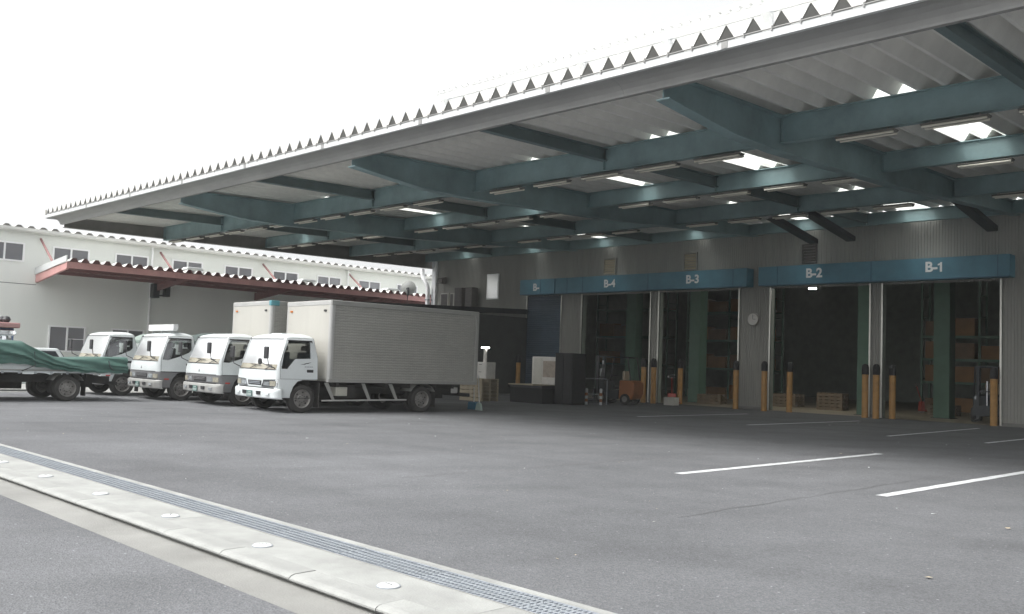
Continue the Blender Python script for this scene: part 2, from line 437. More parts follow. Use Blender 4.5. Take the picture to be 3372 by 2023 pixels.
ls = MB(); ls.box(-90, -8.05-3.948*4, 3.507, 4.145, -0.2, 0.004, CONC); ls.build('concrete_strip', kerb)
drain = bpy.data.objects.new('drain_channel', None); COL.objects.link(drain); tag(drain, kind='structure')
ch = MB()
ch.box(-90, 40, 4.485, 4.56, -0.2, 0.003, CONC)
ch.box(-90, 40, 4.15, 4.165, -0.2, 0.002, CONC2)
ch.box(-90, 40, 4.165, 4.485, -0.25, -0.06, DARK)
ch.build('channel_edge', drain)
gr = MB()
for k in range(6): gr.box(0.004, 0.994, 4.170+0.0615*k, 4.176+0.0615*k, -0.035, 0.002, GALVL if k in (1,2,3,4) else GALV)
gr.box(0.004, 0.994, 4.176, 4.4775, -0.035, -0.010, GALV)
for k in range(24): gr.box(0.02+k*0.041, 0.027+k*0.041, 4.176, 4.4775, -0.010, -0.0015, GALV)
gr0 = gr.build('drain_grate', drain); gr0.location = (-38.0, 0, 0)
for i in range(1, 44): inst(gr0, 'drain_grate', drain, (-38.0+i*0.998, 0, random.uniform(-.002, .0)))
# round caps set in the slab
cp = MB()
cp.lathe([(0.075,-0.02),(0.075,0.006),(0.066,0.013),(0.030,0.016),(0.0005,0.016)], FLASH, n=28)
for a in range(3): cp.box(-0.03+a*0.027, -0.018+a*0.027, -0.006, 0.006, 0.0165, 0.018, STEELD)
cr = MB(); cr.lathe([(0.082,-0.02),(0.082,0.005),(0.072,0.007)], GALV, n=28, cap=False)
capr = thing('anchor_cap', 'round white metal cap in the concrete, nearest the bottom edge of the picture', 'cap', (-4.95,3.855,0.004), group='round metal caps in the concrete strip')
cp.build('cap_disc', capr, smooth=True); cr.build('cap_ring', capr)
caplab = ['round white metal cap in the concrete, second from the bottom edge', 'round metal cap in the concrete strip, third from the bottom edge beside a slab joint',
          'round metal cap in the concrete strip, third from the left edge', 'round metal cap in the concrete strip, second from the left edge', 'small round metal cap cut by the left edge of the picture']
for k, l in enumerate(caplab):
    c = copy_tree(capr); c.location = (-6.575-1.63*k, 3.855, 0.004); c['label'] = l; c.rotation_euler[2] = random.uniform(0,3)
# painted bay lines
def pline(x0, y0, x1, y1, w):
    b = MB(); n = 24
    d = Vector((x1-x0, y1-y0, 0)); L = d.length; d.normalize(); p = Vector((-d.y, d.x, 0))
    rnd = [random.uniform(-.006,.006) for _ in range(2*n+2)]
    vs = []
    for i in range(n+1):
        c = Vector((x0,y0,0.004))+d*L*i/n
        vs += [tuple(c+p*(w/2+rnd[2*i])), tuple(c-p*(w/2+rnd[2*i+1]))]
    b.add(vs, [(2*i,2*i+1,2*i+3,2*i+2) for i in range(n)], LPAINT)
    tag(b.build('parking_line'), kind='structure')
pline(-7.86,11.33,-7.87,18.2,0.15); pline(-5.06,11.75,-4.98,18.4,0.15)
pline(-14.17,23.8,-14.08,30.9,0.12); pline(-10.14,23.93,-10.48,31.6,0.12); pline(-7.9,24.3,-7.95,31.0,0.12); pline(-17.9,23.5,-17.98,30.2,0.12)
pline(-29.2,4.6,-29.2,24,0.11)
SEAM = mat('asphalt_seam_dark',(0.128,0.13,0.133),0.9,var=0.3,scale=3)
for sx, y0, y1 in ((-9.43,7.4,26.0),(-12.92,6.0,30.0),(-19.0,5.0,24.0),(-5.55,8.0,22)):
    b = MB(); n = 40; vs = []
    for i in range(n+1):
        y = y0+(y1-y0)*i/n; x = sx+0.03*math.sin(i*1.7)+random.uniform(-.015,.015); w = random.uniform(.003,.012)
        vs += [(x-w,y,.003),(x+w,y,.003)]
    b.add(vs, [(2*i,2*i+1,2*i+3,2*i+2) for i in range(n)], SEAM); tag(b.build('asphalt_seam'), kind='structure')
# little pale leaves and grit lying on the yard
lt = MB()
for i in range(260):
    x, y = random.uniform(-30,-2), random.uniform(5,31)
    s_ = random.uniform(.006,.022) if random.random() < .93 else random.uniform(.03,.05)
    a = random.uniform(0,6.3); k = random.choice([LETT, BEIGEB, CONC])
    pts = [(x+math.cos(a+t)*s_*random.uniform(.6,1), y+math.sin(a+t)*s_*random.uniform(.6,1), .004+random.uniform(.002,.012)) for t in (0,1.6,3.1,4.7)]
    lt.add(pts, [(0,1,2,3)], k)
tag(lt.build('litter', recalc=False), 'small pale leaves and grit scattered over the asphalt yard', 'litter', kind='stuff')

# ------------------------------------------------------------------ the loading canopy
def zval(y): return 7.04 + 0.030*(y-13.3)
Y0, Y1 = 13.28, 34.2
PT = 0.5130
CX0, CX1 = -41.65, 8.0     # beyond CX1 canopy and wall run on unseen, lengthened to cut side light
canopy = thing('loading_canopy', 'huge flat canopy of grey folded sheet on teal steel beams over the loading yard', 'canopy')
HF = 0.335
def fold(mb, ya, yb, m):
    pr = [(0,0),(0.035,0.0),(0.2485,HF),(0.2645,HF),(0.478,0.0),(PT,0.0)]
    n = len(pr)
    vs = [(x, ya, zval(ya)+z) for x, z in pr]+[(x, yb, zval(yb)+z) for x, z in pr]
    mb.add(vs, [(i,i+1,n+i+1,n+i) for i in range(n-1)], m)
def fold_obj(ya, yb, m, name):
    b = MB(); fold(b, ya, yb, m); 
    return b.build(name, canopy, recalc=False)
full = fold_obj(Y0, Y1, SHEET, 'roof_panel')
mA = fold_obj(Y0, 18.30, SHEET, 'roof_panel'); mB = fold_obj(18.30, 23.50, MAT['skylight'], 'skylight_panel')
mC = fold_obj(23.50, 28.50, SHEET, 'roof_panel'); mD = fold_obj(28.50, Y1, MAT['skylight'], 'skylight_panel')
nf = int((CX1-CX0)/PT)
offx = -16.68 - 0.2565   # a ridge stands at x = -16.68
k0 = math.floor((CX0-offx)/PT)+1
sky_x = [-7.75+0.256, -12.85+0.0, -17.75, -22.75, -27.75, -32.75, -37.75, -2.6, 2.4]
first = True
fx = []
k = k0
while offx+k*PT+PT <= CX1:
    fx.append(offx+k*PT); k += 1
skyset = set()
for sx in sky_x:
    i = min(range(len(fx)), key=lambda j: abs(fx[j]+PT/2-sx))
    skyset |= {i, i-1} if -16 < sx < 0 else {i}
used = {}
def place(src, x):
    if src.name not in used:
        used[src.name] = 1; src.location = (x,0,0); return src
    return inst(src, src.name.split('.')[0], canopy, (x,0,0))
for i, x in enumerate(fx):
    if i in skyset:
        for s_ in (mA, mB, mC, mD): place(s_, x)
    else: place(full, x)
# dark plates painted as the shade inside the open fold ends
cl = MB(); cl.add([(0.035,0,0),(0.478,0,0),(0.2645,0,HF),(0.2485,0,HF)], [(0,1,2,3)], mat('fold_shade_grey',(0.06,0.06,0.055),0.7))
cl0 = cl.build('fold_shade_plate', canopy, recalc=False)
for i, x in enumerate(fx):
    if i == 0: cl0.location = (x, Y0+0.012, zval(Y0+0.012)-0.004)
    else: inst(cl0, 'fold_shade_plate', canopy, (x, Y0+0.012, zval(Y0+0.012)-0.004))
# white flashing strip with its fixing rod, the gutter behind it
def bar(name, x0, x1, prof, m, bevel=0):
    b = MB(); b.prism(prof, 'x', x0, x1, m); return b.build(name, canopy, bevel=bevel)
seg = [-41.65,-37.0,-32.9,-28.8,-24.72,-20.65,-16.6,-12.57,-8.48,-4.4,-0.3,3.8,8.0,32.0]
for a, b_ in zip(seg[:-1], seg[1:]):
    bar('flashing_strip', a+0.004, b_-0.004, [(13.258,6.965),(13.258,7.095),(13.274,7.10),(13.274,6.98),(13.34,6.98),(13.34,6.965)], FLASH)
for a in seg[1:-1]:
    bar('flashing_joint', a-0.06, a+0.06, [(13.250,6.97),(13.250,7.092),(13.257,7.092),(13.257,6.97)], GUTT)
b = MB(); b.tube([(-41.6,13.252,7.112),(8,13.252,7.112)], 0.013, GUTT, 6)
for x in fx: b.box(x+0.10, x+0.125, 13.235, 13.30, 7.07, 7.15, GUTT)
b.build('fixing_rod', canopy)
for a, b_ in zip([-41.2,-31,-21,-11.0,-1.0],[-31,-21,-11.0,-1.0,32]):
    bar('gutter', a+0.003, b_-0.003, [(13.345,6.962),(13.48,6.945),(13.60,6.90),(13.69,6.83),(13.735,6.755),(13.745,6.715),(13.85,6.715),(13.87,6.78),(13.87,7.0),(13.345,7.0)], GUTT)
b = MB(); b.box(-41.68,-41.64,13.27,13.34,6.96,7.33,BOXP); b.build('corner_cap', canopy)
# edge trim along the open left end
b = MB(); b.prism([(13.35,zval(13.35)-0.10),(13.35,zval(13.35)+0.22),(34.2,zval(34.2)+0.22),(34.2,zval(34.2)-0.10)], 'x', -41.66, -41.60, SHEETT)
b.build('end_trim', canopy)
# H beams
def hbeam_y(name, x, ya, yb, zb0, zb1, w, m, dz=0.03):
    b = MB()
    za, zz = zval(ya)-dz, zval(yb)-dz
    t = 0.03
    bot = [(ya,zb0),(yb,zb1)]
    if name == 'main_beam' and x > -41: bot = [(ya,6.545),(16.2,6.335),(18.0,6.32),(24.0,6.56),(yb,7.20)]
    b.prism([(ya,za-t)]+[(q[0],q[1]+t) for q in bot]+[(yb,zz-t)], 'x', x-0.012, x+0.012, m)
    b.prism(bot+[(q[0],q[1]+t) for q in reversed(bot)], 'x', x-w/2, x+w/2, m)
    b.prism([(ya,za-t),(ya,za),(yb,zz),(yb,zz-t)], 'x', x-w/2, x+w/2, m)
    return b.build(name, canopy)
def hbeam_x(name, y, xa, xb, zb, zt, w, m):
    b = MB(); t = 0.022
    b.box(xa, xb, y-0.009, y+0.009, zb+t, zt-t, m)
    b.box(xa, xb, y-w/2, y+w/2, zb, zb+t, m)
    b.box(xa, xb, y-w/2, y+w/2, zt-t, zt, m)
    for xs in (xa+0.02, (xa+xb)/2, xb-0.03): b.box(xs, xs+0.012, y-w/2, y+w/2, zb+t, zt-t, m)
    return b.build(name, canopy)
MAINX = [-41.15,-30.2,-20.2,-10.2,-0.2,9.8,19.8]
for x in MAINX: hbeam_y('main_beam', x, 13.9, 34.25, 6.34 if x > -41 else 6.60, 6.27 if x > -41 else 6.84, 0.30, TEAL if x > -41 else mat('end_beam_brown_grey',(0.22,0.21,0.195),0.6,var=0.2))
GIRD = [(18.3,6.56),(23.5,6.84),(28.5,6.95),(33.75,7.20)]
xb_ = MAINX+[32.0]
for gy, gz in GIRD:
    for a, c in zip(xb_[:-1], xb_[1:]):
        hbeam_x('girder', gy, a+0.016, c-0.016, gz, zval(gy)-0.005, 0.20, TEAL)
ya_ = [13.9]+[g[0] for g in GIRD]
for x in (-35.7,-25.2,-15.2,-5.2,4.0):
    for j in range(4):
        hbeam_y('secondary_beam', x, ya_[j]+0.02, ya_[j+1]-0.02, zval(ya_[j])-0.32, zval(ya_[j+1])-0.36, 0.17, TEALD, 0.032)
pr = []
for i in range(int(24/PT)): pr += [(8.02+i*PT,0.0),(8.055+i*PT,0.0),(8.2685+i*PT,HF),(8.2845+i*PT,HF),(8.498+i*PT,0.0)]
b = MB(); n = len(pr)
b.add([(x,Y0,zval(Y0)+z) for x,z in pr]+[(x,Y1,zval(Y1)+z) for x,z in pr], [(i,i+1,n+i+1,n+i) for i in range(n-1)], SHEET)
b.build('unseen_roof_run', canopy, recalc=False)  # unseen run, lengthened to darken the loading bays
# strip lights under the girders: things of their own
def make_light():
    t = thing('strip_light', '', 'strip light', (0,0,0), group='unlit fluorescent strip lights under the canopy girders')
    b = MB(); b.prism([(-0.11,0.0),(-0.11,-0.02),(-0.035,-0.065),(0.035,-0.065),(0.11,-0.02),(0.11,0.0)], 'x', -0.625, 0.625, HOUS); b.build('light_housing', t)
    for sgn in (-1, 1):
        b = MB(); b.tube([(-0.60,sgn*0.095,-0.066),(0.60,sgn*0.095,-0.066)], 0.024, TUBEW, 8); b.build('light_tube', t, smooth=True)
    b = MB(); b.tube([(-0.45,0,0),(-0.45,0,0.06)], 0.012, FIXT, 6); b.tube([(0.45,0,0),(0.45,0,0.06)], 0.012, FIXT, 6); b.build('hanger', t)
    return t
gname = ['front','second','third','rear']
starts = [(-18.8-1.755*12, 19), (-18.2-1.755*12, 19), (-19.0-1.755*11, 18), (-18.6-1.755*11, 17)]
proto = None
for gi, (gy, gz) in enumerate(GIRD[:3]):
    n = 0
    x = starts[gi][0]
    while x < -2.5:
        if min(abs(x-mx) for mx in MAINX) > 0.78:
            if proto is None: t = proto = make_light()
            else: t = copy_tree(proto)
            t.location = (x, gy-0.02, gz-0.06)
            t['label'] = 'unlit twin strip light under the %s teal girder, %s from its left end' % (gname[gi], ORD[n])
            n += 1
        x += 1.755

# ------------------------------------------------------------------ warehouse
wh = thing('warehouse', 'tall warehouse of ribbed grey siding with five numbered loading doors', 'warehouse')
YW = 34.3
def siding(name, x0, x1, z0, z1, y, m, parent, pitch=0.105, dep=0.022, axis='x'):
    pr = []; x = x0
    while x < x1-1e-6:
        for dx, dy in ((0,0),(0.5,0),(0.6,-dep),(0.9,-dep)):
            xx = x+dx*pitch
            if xx < x1: pr.append((xx, dy))
        x += pitch
    pr.append((x1, 0))
    b = MB()
    if axis == 'x': b.ext([(p, y+d) for p, d in pr], 'z', z0, z1, m)
    else: b.ext([(y+d, p) for p, d in pr], 'z', z0, z1, m)
    return b.build(name, parent, recalc=False)
ZT = 7.62
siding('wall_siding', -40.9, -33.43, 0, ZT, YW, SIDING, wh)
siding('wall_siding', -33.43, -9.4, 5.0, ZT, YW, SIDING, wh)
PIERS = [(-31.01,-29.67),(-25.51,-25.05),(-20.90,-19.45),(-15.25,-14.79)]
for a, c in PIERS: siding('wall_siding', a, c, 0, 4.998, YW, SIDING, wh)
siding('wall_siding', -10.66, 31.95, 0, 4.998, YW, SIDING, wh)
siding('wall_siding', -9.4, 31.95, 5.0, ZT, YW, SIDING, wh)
siding('upper_wall', -41.1, 32, ZT+0.004, 16.7, YW, SIDINGW, wh, pitch=0.25)
siding('side_wall', YW, 62, 0, 16.7, -40.92, SIDINGW, wh, pitch=0.25, axis='y')
b = MB(); b.box(-41.05,-40.72,34.14,34.275,0,ZT-0.3,SIDINGW); b.build('corner_trim', wh)
for a, c in PIERS+[(-40.9,-33.43),(-10.66,31.9)]:
    b = MB(); b.box(a, c, YW-0.03, YW+0.03, 0.006, 0.12, CONC2); b.build('plinth', wh)
for a, c in PIERS+[(-10.66,-10.2)]:
    b = MB(); b.box(a, c, YW+0.03, YW+0.30, 0.012, 5.0, INTW); b.build('door_jamb', wh)
# inner shell
b = MB(); b.box(-40.8, 9.9, 59.6, 60, 0, 8, INTW); b.box(-40.8,-40.6,34.4,59.6,0,8,INTW); b.box(9.7,9.9,34.4,59.6,0,8,INTW); b.build('inner_wall', wh)
b = MB(); b.box(-40.8, 9.9, 34.36, 60, 8.0, 8.2, INTW); b.build('inner_ceiling', wh)
b = MB(); b.box(-40.85, 9.9, 34.345, 34.36, 5.002, 8.0, INTW); b.box(-40.85,-33.45,34.345,34.36,0.02,5.0,INTW); b.box(-10.2,9.9,34.345,34.36,0.02,5.0,INTW); b.build('wall_lining', wh)
# upper roof edge with its teeth, brackets under it
b = MB()
b.box(-41.5, 32, 33.9, 62, 17.22, 17.36, SIDINGW)
for i in range(100): b.prism([(33.88,17.10),(33.88,17.21),(34.1,17.21),(34.1,17.10)], 'x', -41.3+i*0.512, -41.3+i*0.512+0.28, SIDINGW)
b.box(-41.4, 32, 34.12, 62, 16.72, 17.2, SIDINGW)
b.build('upper_roof', wh)
for i in range(9):
    b = MB(); x = -40.45+5.13*i
    b.prism([(34.26,16.1),(33.9,16.62),(34.26,16.62)], 'x', x, x+0.35, SHEETT); b.build('eave_bracket', wh)
# door guide rails
DOORS = [('B-',-33.43,-31.01),('B-4',-29.67,-25.51),('B-3',-25.05,-20.90),('B-2',-19.45,-15.25),('B-1',-14.79,-10.66)]
for n_, a, c in DOORS:
    for x in (a+0.0, c-0.0):
        b = MB(); b.box(x-0.035, x+0.035, YW-0.075, YW-0.028, 0.01, 5.07, INOX); b.box(x-0.02, x+0.02, YW-0.028, YW+0.03, 0.01, 5.0, STEELD); b.build('guide_rail', wh, bevel=0.006)
# shutter boxes and their painted numbers
def text(s_, x, y, z, size, m, parent, name):
    cu = bpy.data.curves.new(name, 'FONT'); cu.body = s_; cu.size = size; cu.extrude = 0.004; cu.offset = 0.016
    cu.align_x = 'CENTER'; cu.align_y = 'CENTER'
    tmp = bpy.data.objects.new('tmp', cu); COL.objects.link(tmp)
    dg = bpy.context.evaluated_depsgraph_get()
    me = bpy.data.meshes.new_from_object(tmp.evaluated_get(dg)); bpy.data.objects.remove(tmp, do_unlink=True)
    me.materials.clear(); me.materials.append(m)
    o = bpy.data.objects.new(name, me); COL.objects.link(o)
    o.parent = parent; o.location = (x, y, z); o.rotation_euler = (PI/2, 0, 0)
    return o
def sbox(x0, x1, seams):
    b = MB(); b.box(x0, x1, 33.72, YW-0.024, 5.08, 5.84, BLUE)
    o = b.build('shutter_box', wh, bevel=0.012)
    b = MB()
    for s_ in seams: b.box(s_-0.012, s_+0.012, 33.708, 33.72, 5.085, 5.835, BLUED)
    b.box(x0+0.03, x1-0.03, 33.70, 33.719, 5.06, 5.10, BLUED)
    b.build('box_seam', o)
    return o
s5 = sbox(-33.45,-31.05,[-32.0]); s34 = sbox(-30.98,-20.25,[-30.2,-29.2,-25.3,-20.9]); s12 = sbox(-19.71,-10.22,[-18.85,-15.0,-10.6])
text('B-', -32.28, 33.700, 5.42, 0.50, LETT, s5, 'door_number')
text('B-4', -27.52, 33.700, 5.44, 0.50, LETT, s34, 'door_number')
text('B-3', -22.90, 33.700, 5.46, 0.50, LETT, s34, 'door_number')
text('B-2', -17.27, 33.700, 5.48, 0.50, LETT, s12, 'door_number')
text('B-', -12.80, 33.700, 5.50, 0.50, LETT, s12, 'door_number')
b = MB(); b.prism([(-12.50,5.325),(-12.425,5.325),(-12.425,5.672),(-12.485,5.672),(-12.51,5.63),(-12.575,5.605),(-12.575,5.555),(-12.50,5.565)], 'y', 33.696, 33.704, LETT); b.build('door_number', s12)
b = MB()
for k in range(46): b.prism([(YW+0.0,0.02+k*0.11),(YW-0.02,0.035+k*0.11),(YW-0.02,0.11+k*0.11),(YW,0.127+k*0.11)], 'x', -33.39, -31.05, SHUT)
b.build('rolled_shutter', wh)
# louvres above the doors, bright window, plates
for x0, x1, m in ((-28.37,-27.6,SIDING),(-23.75,-23.04,SIDING),(-18.06,-17.43,ACG)):
    b = MB(); 
    for q in ((x0,x0+.05,5.94,6.73),(x1-.05,x1,5.94,6.73),(x0+.05,x1-.05,6.68,6.73),(x0+.05,x1-.05,5.94,5.99)): b.box(q[0],q[1],YW-0.09,YW-0.024,q[2],q[3],FIXT if m is SIDING else ACG)
    fr = b.build('louvre', wh)
    for k in range(6):
        s_ = MB(); z = 5.995+k*0.115
        s_.prism([(YW-0.03,z+0.09),(YW-0.085,z),(YW-0.08,z-0.003),(YW-0.025,z+0.087)], 'x', x0+.052, x1-.052, BEIGEB if m is SIDING else ACG); s_.build('louvre_slat', fr)
b = MB(); b.box(-36.52,-35.58,YW-0.06,YW-0.023,4.95,6.34,ALUW); wf = b.build('wall_window', wh)
b = MB(); b.box(-36.45,-35.65,YW-0.07,YW-0.061,5.02,6.27,WSCR); b.build('window_pane', wf)
# dark ducts hung under the canopy by the wall
for x0 in (-17.4,-15.9,-10.9):
    b = MB(); b.prism([(30.2,7.15),(30.2,7.33),(33.6,6.80),(33.6,6.62)], 'x', x0, x0+0.34, STEELD)
    tag(b.build('cable_duct'), 'dark duct slanting down to the wall %s' % ('above the dark louvre over door B-2' if x0 < -17 else 'between the doors B-2 and B-1' if x0 < -12 else 'above the right end of door B-1'), 'duct')
# ------------------------------------------------------------------ wall-mounted small things
def lathe_thing(name, label, cat, prof, m, loc, axis='y'):
    b = MB(); b.lathe(prof, m, axis); o = b.build(name, smooth=True); o.location = loc
    return tag(o, label, cat)
ck = thing('wall_clock', 'round pale wall clock on the pier between doors B-3 and B-2', 'clock', (-20.2,YW-0.03,3.74))
b = MB(); b.lathe([(0.27,0),(0.27,-0.09),(0.25,-0.11),(0.24,-0.10)], FIXT, 'y', n=32, cap=False); b.build('clock_case', ck, smooth=True)
b = MB(); b.lathe([(0.24,-0.09),(0.001,-0.092)], CABW, 'y', n=32); b.build('clock_face', ck)
b = MB(); b.box(-0.008,0.008,-0.10,-0.094,0,0.18,STEELD); b.box(0,0.12,-0.10,-0.094,-0.008,0.008,STEELD); b.build('clock_hand', ck)
wl = thing('wall_lamp', 'dark floodlight on the wall corner above the cooling units', 'lamp', (-40.0,34.25,6.1))
b = MB(); b.prism([(-0.42,-0.18),(-0.42,0.10),(-0.10,0.22),(-0.10,-0.16)], 'x', -0.2, 0.24, ACG); b.build('lamp_head', wl, bevel=0.02)
b = MB(); b.tube([(0,-0.12,0),(0,0,0)], 0.03, STEELD); b.tube([(0,-0.03,-0.1),(0,-0.03,-1.2)], 0.02, FIXT); b.build('lamp_arm', wl)
# ------------------------------------------------------------------ downpipe at the corner
dp = thing('downpipe', 'fat grey downpipe with an offset bend at the warehouse corner', 'pipe', (0,0,0))
b = MB(); b.tube([(-41.75,34.0,6.85),(-41.75,34.0,6.55),(-41.6,33.98,6.25),(-41.25,33.95,5.95),(-41.12,33.95,5.6),(-41.12,33.95,0.02)], 0.13, SIDINGW, 12); b.build('pipe', dp, smooth=True)
for z in (1.2,3.2,5.0):
    b = MB(); b.box(-41.27,-40.95,33.80,34.14,z,z+0.05,GALV); b.build('pipe_clip', dp)

# ------------------------------------------------------------------ bollards
bo = thing('bollard', 'amber', 'bollard', group='amber bollards with black caps at the loading doors')
b = MB(); b.lathe([(0.115,0.0),(0.115,1.62)], AMBER, n=20); b.build('post', bo, smooth=True)
b = MB(); b.lathe([(0.125,1.60),(0.128,1.64),(0.128,1.86),(0.105,1.95),(0.06,1.99),(0.002,2.0)], BLK, n=20); b.build('cap', bo, smooth=True)
BOL = [((-25.42,33.75),'amber bollard on the pier right of door B-4, left one of the pair'),
       ((-24.72,33.55),'amber bollard on the pier left of door B-3, right one of the pair'),
       ((-24.0,34.55),'amber bollard with black cap standing just inside door B-3'),
       ((-20.55,33.55),'amber bollard with black cap at the right edge of door B-3'),
       ((-19.22,33.5),'amber bollard with black cap on the pier left of door B-2'),
       ((-18.38,34.0),'thin dull bollard standing inside door B-2, clear of the pier'),
       ((-15.18,33.75),'amber bollard at right edge of door B-2, leftmost of three close together'),
       ((-14.68,33.55),'amber bollard on the pier between doors B-2 and B-1, middle of three'),
       ((-14.35,34.2),'amber bollard just inside door B-1, rightmost of three close together'),
       ((-10.83,34.1),'amber bollard with black cap at the right edge of door B-1'),
       ((-32.75,33.1),'dim amber bollard left of the closed shutter, behind the dark platform')]
for i, ((x,y),l) in enumerate(BOL):
    o = bo if i == 0 else copy_tree(bo)
    o.location = (x,y,0); o['label'] = l; o.rotation_euler = (0,0,random.uniform(0,6))

# ------------------------------------------------------------------ lean-to shed beside the closed shutter
lean = thing('lean_to_shed', 'low dark lean-to roof on posts at the left end of the warehouse wall', 'shed')
def lz(y): return 4.02+0.034*(y-24.0)
b = MB(); b.prism([(24.0,lz(24)-0.26),(24.0,lz(24)),(34.2,lz(34.2)),(34.2,lz(34.2)-0.26)], 'x', -33.42, -33.34, STEELD); b.build('side_fascia', lean)
b = MB(); b.box(-33.42,-33.36,28.6,34.24,0.01,lz(28.6)-0.255,mat('shed_cladding',(0.075,0.078,0.075),0.7,var=0.2)); b.build('side_cladding', lean)
b = MB(); b.box(-42.0,-33.43,23.98,24.06,lz(24)-0.26,lz(24),STEELD); b.build('front_fascia', lean)
pr = []
for i in range(43): pr += [(-42.0+i*0.2, 0.0),(-41.93+i*0.2,0.045),(-41.87+i*0.2,0.045)]
b = MB(); n = len(pr)
b.add([(x,23.95,lz(23.95)+z-0.05) for x,z in pr]+[(x,34.2,lz(34.2)+z-0.05) for x,z in pr], [(i,i+1,n+i+1,n+i) for i in range(n-1)], STEELD)
b.build('roof_sheet', lean, recalc=False)
for x in (-41.8,-37.6,-33.6):
    b = MB(); b.box(x-0.06,x+0.06,24.1,24.22,0.0,lz(24)-0.2,STEELD); b.build('post', lean)
for y in (27,30,33):
    b = MB(); b.box(-42,-33.44,y-0.04,y+0.04,lz(y)-0.2,lz(y)-0.06,STEELD); b.build('purlin', lean)
def ac(x0, x1, zt, m, label, face):
    t = thing('cooling_unit', label, 'air conditioner', ((x0+x1)/2, 33.85, 4.36))
    w = (x1-x0)/2; h = zt-4.36
    b = MB(); b.box(-w,w,-0.18,0.30,0.06,h,m); b.build('casing', t, bevel=0.015)
    b = MB(); b.box(-w+0.05,w-0.09,-0.195,-0.182,0.12,h-0.06,face); gq = b.build('grille', t)
    b = MB()
    for k in range(int(h/0.09)): b.box(-w+0.05,w-0.09,-0.203,-0.196,0.13+k*0.085,0.14+k*0.085,STEELD)
    b.build('grille_bar', gq)
    b = MB(); b.box(-w,-w+0.06,-0.15,0.28,0,0.06,STEELD); b.box(w-0.06,w,-0.15,0.28,0,0.06,STEELD); b.build('foot', t)
ac(-39.66,-38.98,5.34,ACW,'pale cooling unit on the lean-to roof, leftmost in the row by the wall',ACG)
ac(-38.86,-38.50,5.33,ACW,'narrow pale cooling unit on the lean-to roof, second from the left',ACG)
ac(-38.49,-37.88,5.61,ACG,'tall dark cooling unit on the lean-to roof, left of the white pipe cover',ACG)
ac(-37.59,-37.08,5.61,ACG,'tall dark cooling unit on the lean-to roof, right of the white pipe cover',ACG)
b = MB(); b.box(-37.86,-37.60,34.0,34.24,4.36,5.58,ACW); tag(b.build('pipe_cover', bevel=0.01), 'white upright pipe cover on the wall between two tall dark cooling units', 'pipe cover')

# ------------------------------------------------------------------ dock platform and what stands on it
dk = thing('dock_platform', 'low dark loading platform in front of the closed shutter', 'platform')
b = MB(); b.box(-26.6,-24.75,26.35,28.6,0.60,0.70,BLKP); b.build('deck', dk)
b = MB(); b.box(-26.6,-25.2,26.33,28.6,0.70,0.735,BEIGEB); b.build('deck_board', dk)
b = MB(); b.box(-26.55,-24.8,26.42,28.5,0.0,0.6,DARK); b.build('skirt', dk)
def pallet(loc, rz, label, n=3, m=WOOD, sx=1.1, sy=1.1, group=None):
    t = thing('pallet', label, 'pallet', loc, rz, group)
    for j in range(n):
        z = j*0.15
        for k in range(5):
            b = MB(); b.box(-sx/2+k*(sx-0.12)/4,-sx/2+k*(sx-0.12)/4+0.12,-sy/2,sy/2,z+0.12,z+0.142,m); b.build('board', t)
        for k in range(3):
            b = MB(); y = -sy/2+k*(sy-0.1)/2; b.box(-sx/2,sx/2,y,y+0.1,z+0.0,z+0.119,m); b.build('bearer', t)
    return t
pallet((-27.35,25.45,0),0.06,'stack of pale pallets at the left end of the dark platform behind the truck',6,BEIGEB,1.2,1.0)
dw = thing('drawer_cabinet', 'small white drawer cabinet standing on the pallet stack behind the truck', 'cabinet', (-27.2,25.6,0.892))
b = MB(); b.box(-0.34,0.34,-0.25,0.25,0,0.66,CABW); b.build('case', dw, bevel=0.01)
for z in (0.06,0.36):
    b = MB(); b.box(-0.30,0.30,-0.268,-0.252,z,z+0.26,CABW); d_ = b.build('drawer', dw, bevel=0.006)
    b = MB(); b.box(-0.08,0.08,-0.285,-0.269,z+0.19,z+0.21,STEELD); b.build('handle', d_)
lp = thing('post_lamp', 'lit white lamp on a short pale post above the drawer cabinet', 'lamp', (-27.25,25.62,1.552))
b = MB(); b.tube([(0,0,0),(0,0,0.52)], 0.075, CABW, 12); b.build('post', lp)
b = MB(); b.box(-0.17,0.17,-0.07,0.07,0.55,0.61,LITL); b.build('lamp_head', lp, bevel=0.012)
wcb = thing('display_cabinet', 'white cabinet with a faded notice standing on the dark platform', 'cabinet', (-25.45,27.55,0.735))
b = MB(); b.box(-0.72,0.72,-0.3,0.3,0,1.12,CABW); b.build('case', wcb, bevel=0.012)
b = MB(); b.box(-0.1,0.64,-0.315,-0.302,0.30,0.95,mat('faded_notice',(0.42,0.36,0.30),0.7,var=0.3,scale=5)); b.build('notice', wcb)
b = MB(); b.box(-0.62,-0.15,-0.312,-0.302,0.06,1.05,ACW); b.build('door', wcb)
bk = thing('black_cabinet', 'tall black cabinet right of the white cabinet, left of door B-4', 'cabinet', (-24.3,27.4,0))
b = MB(); b.box(-0.42,0.50,-0.35,0.45,0.02,2.02,BLK); b.build('case', bk, bevel=0.02)
b = MB(); b.box(-0.38,0.03,-0.37,-0.352,0.10,1.96,BLK); b.build('door', bk)
b = MB(); b.box(0.06,0.46,-0.37,-0.352,0.10,1.96,BLK); b.build('door', bk)
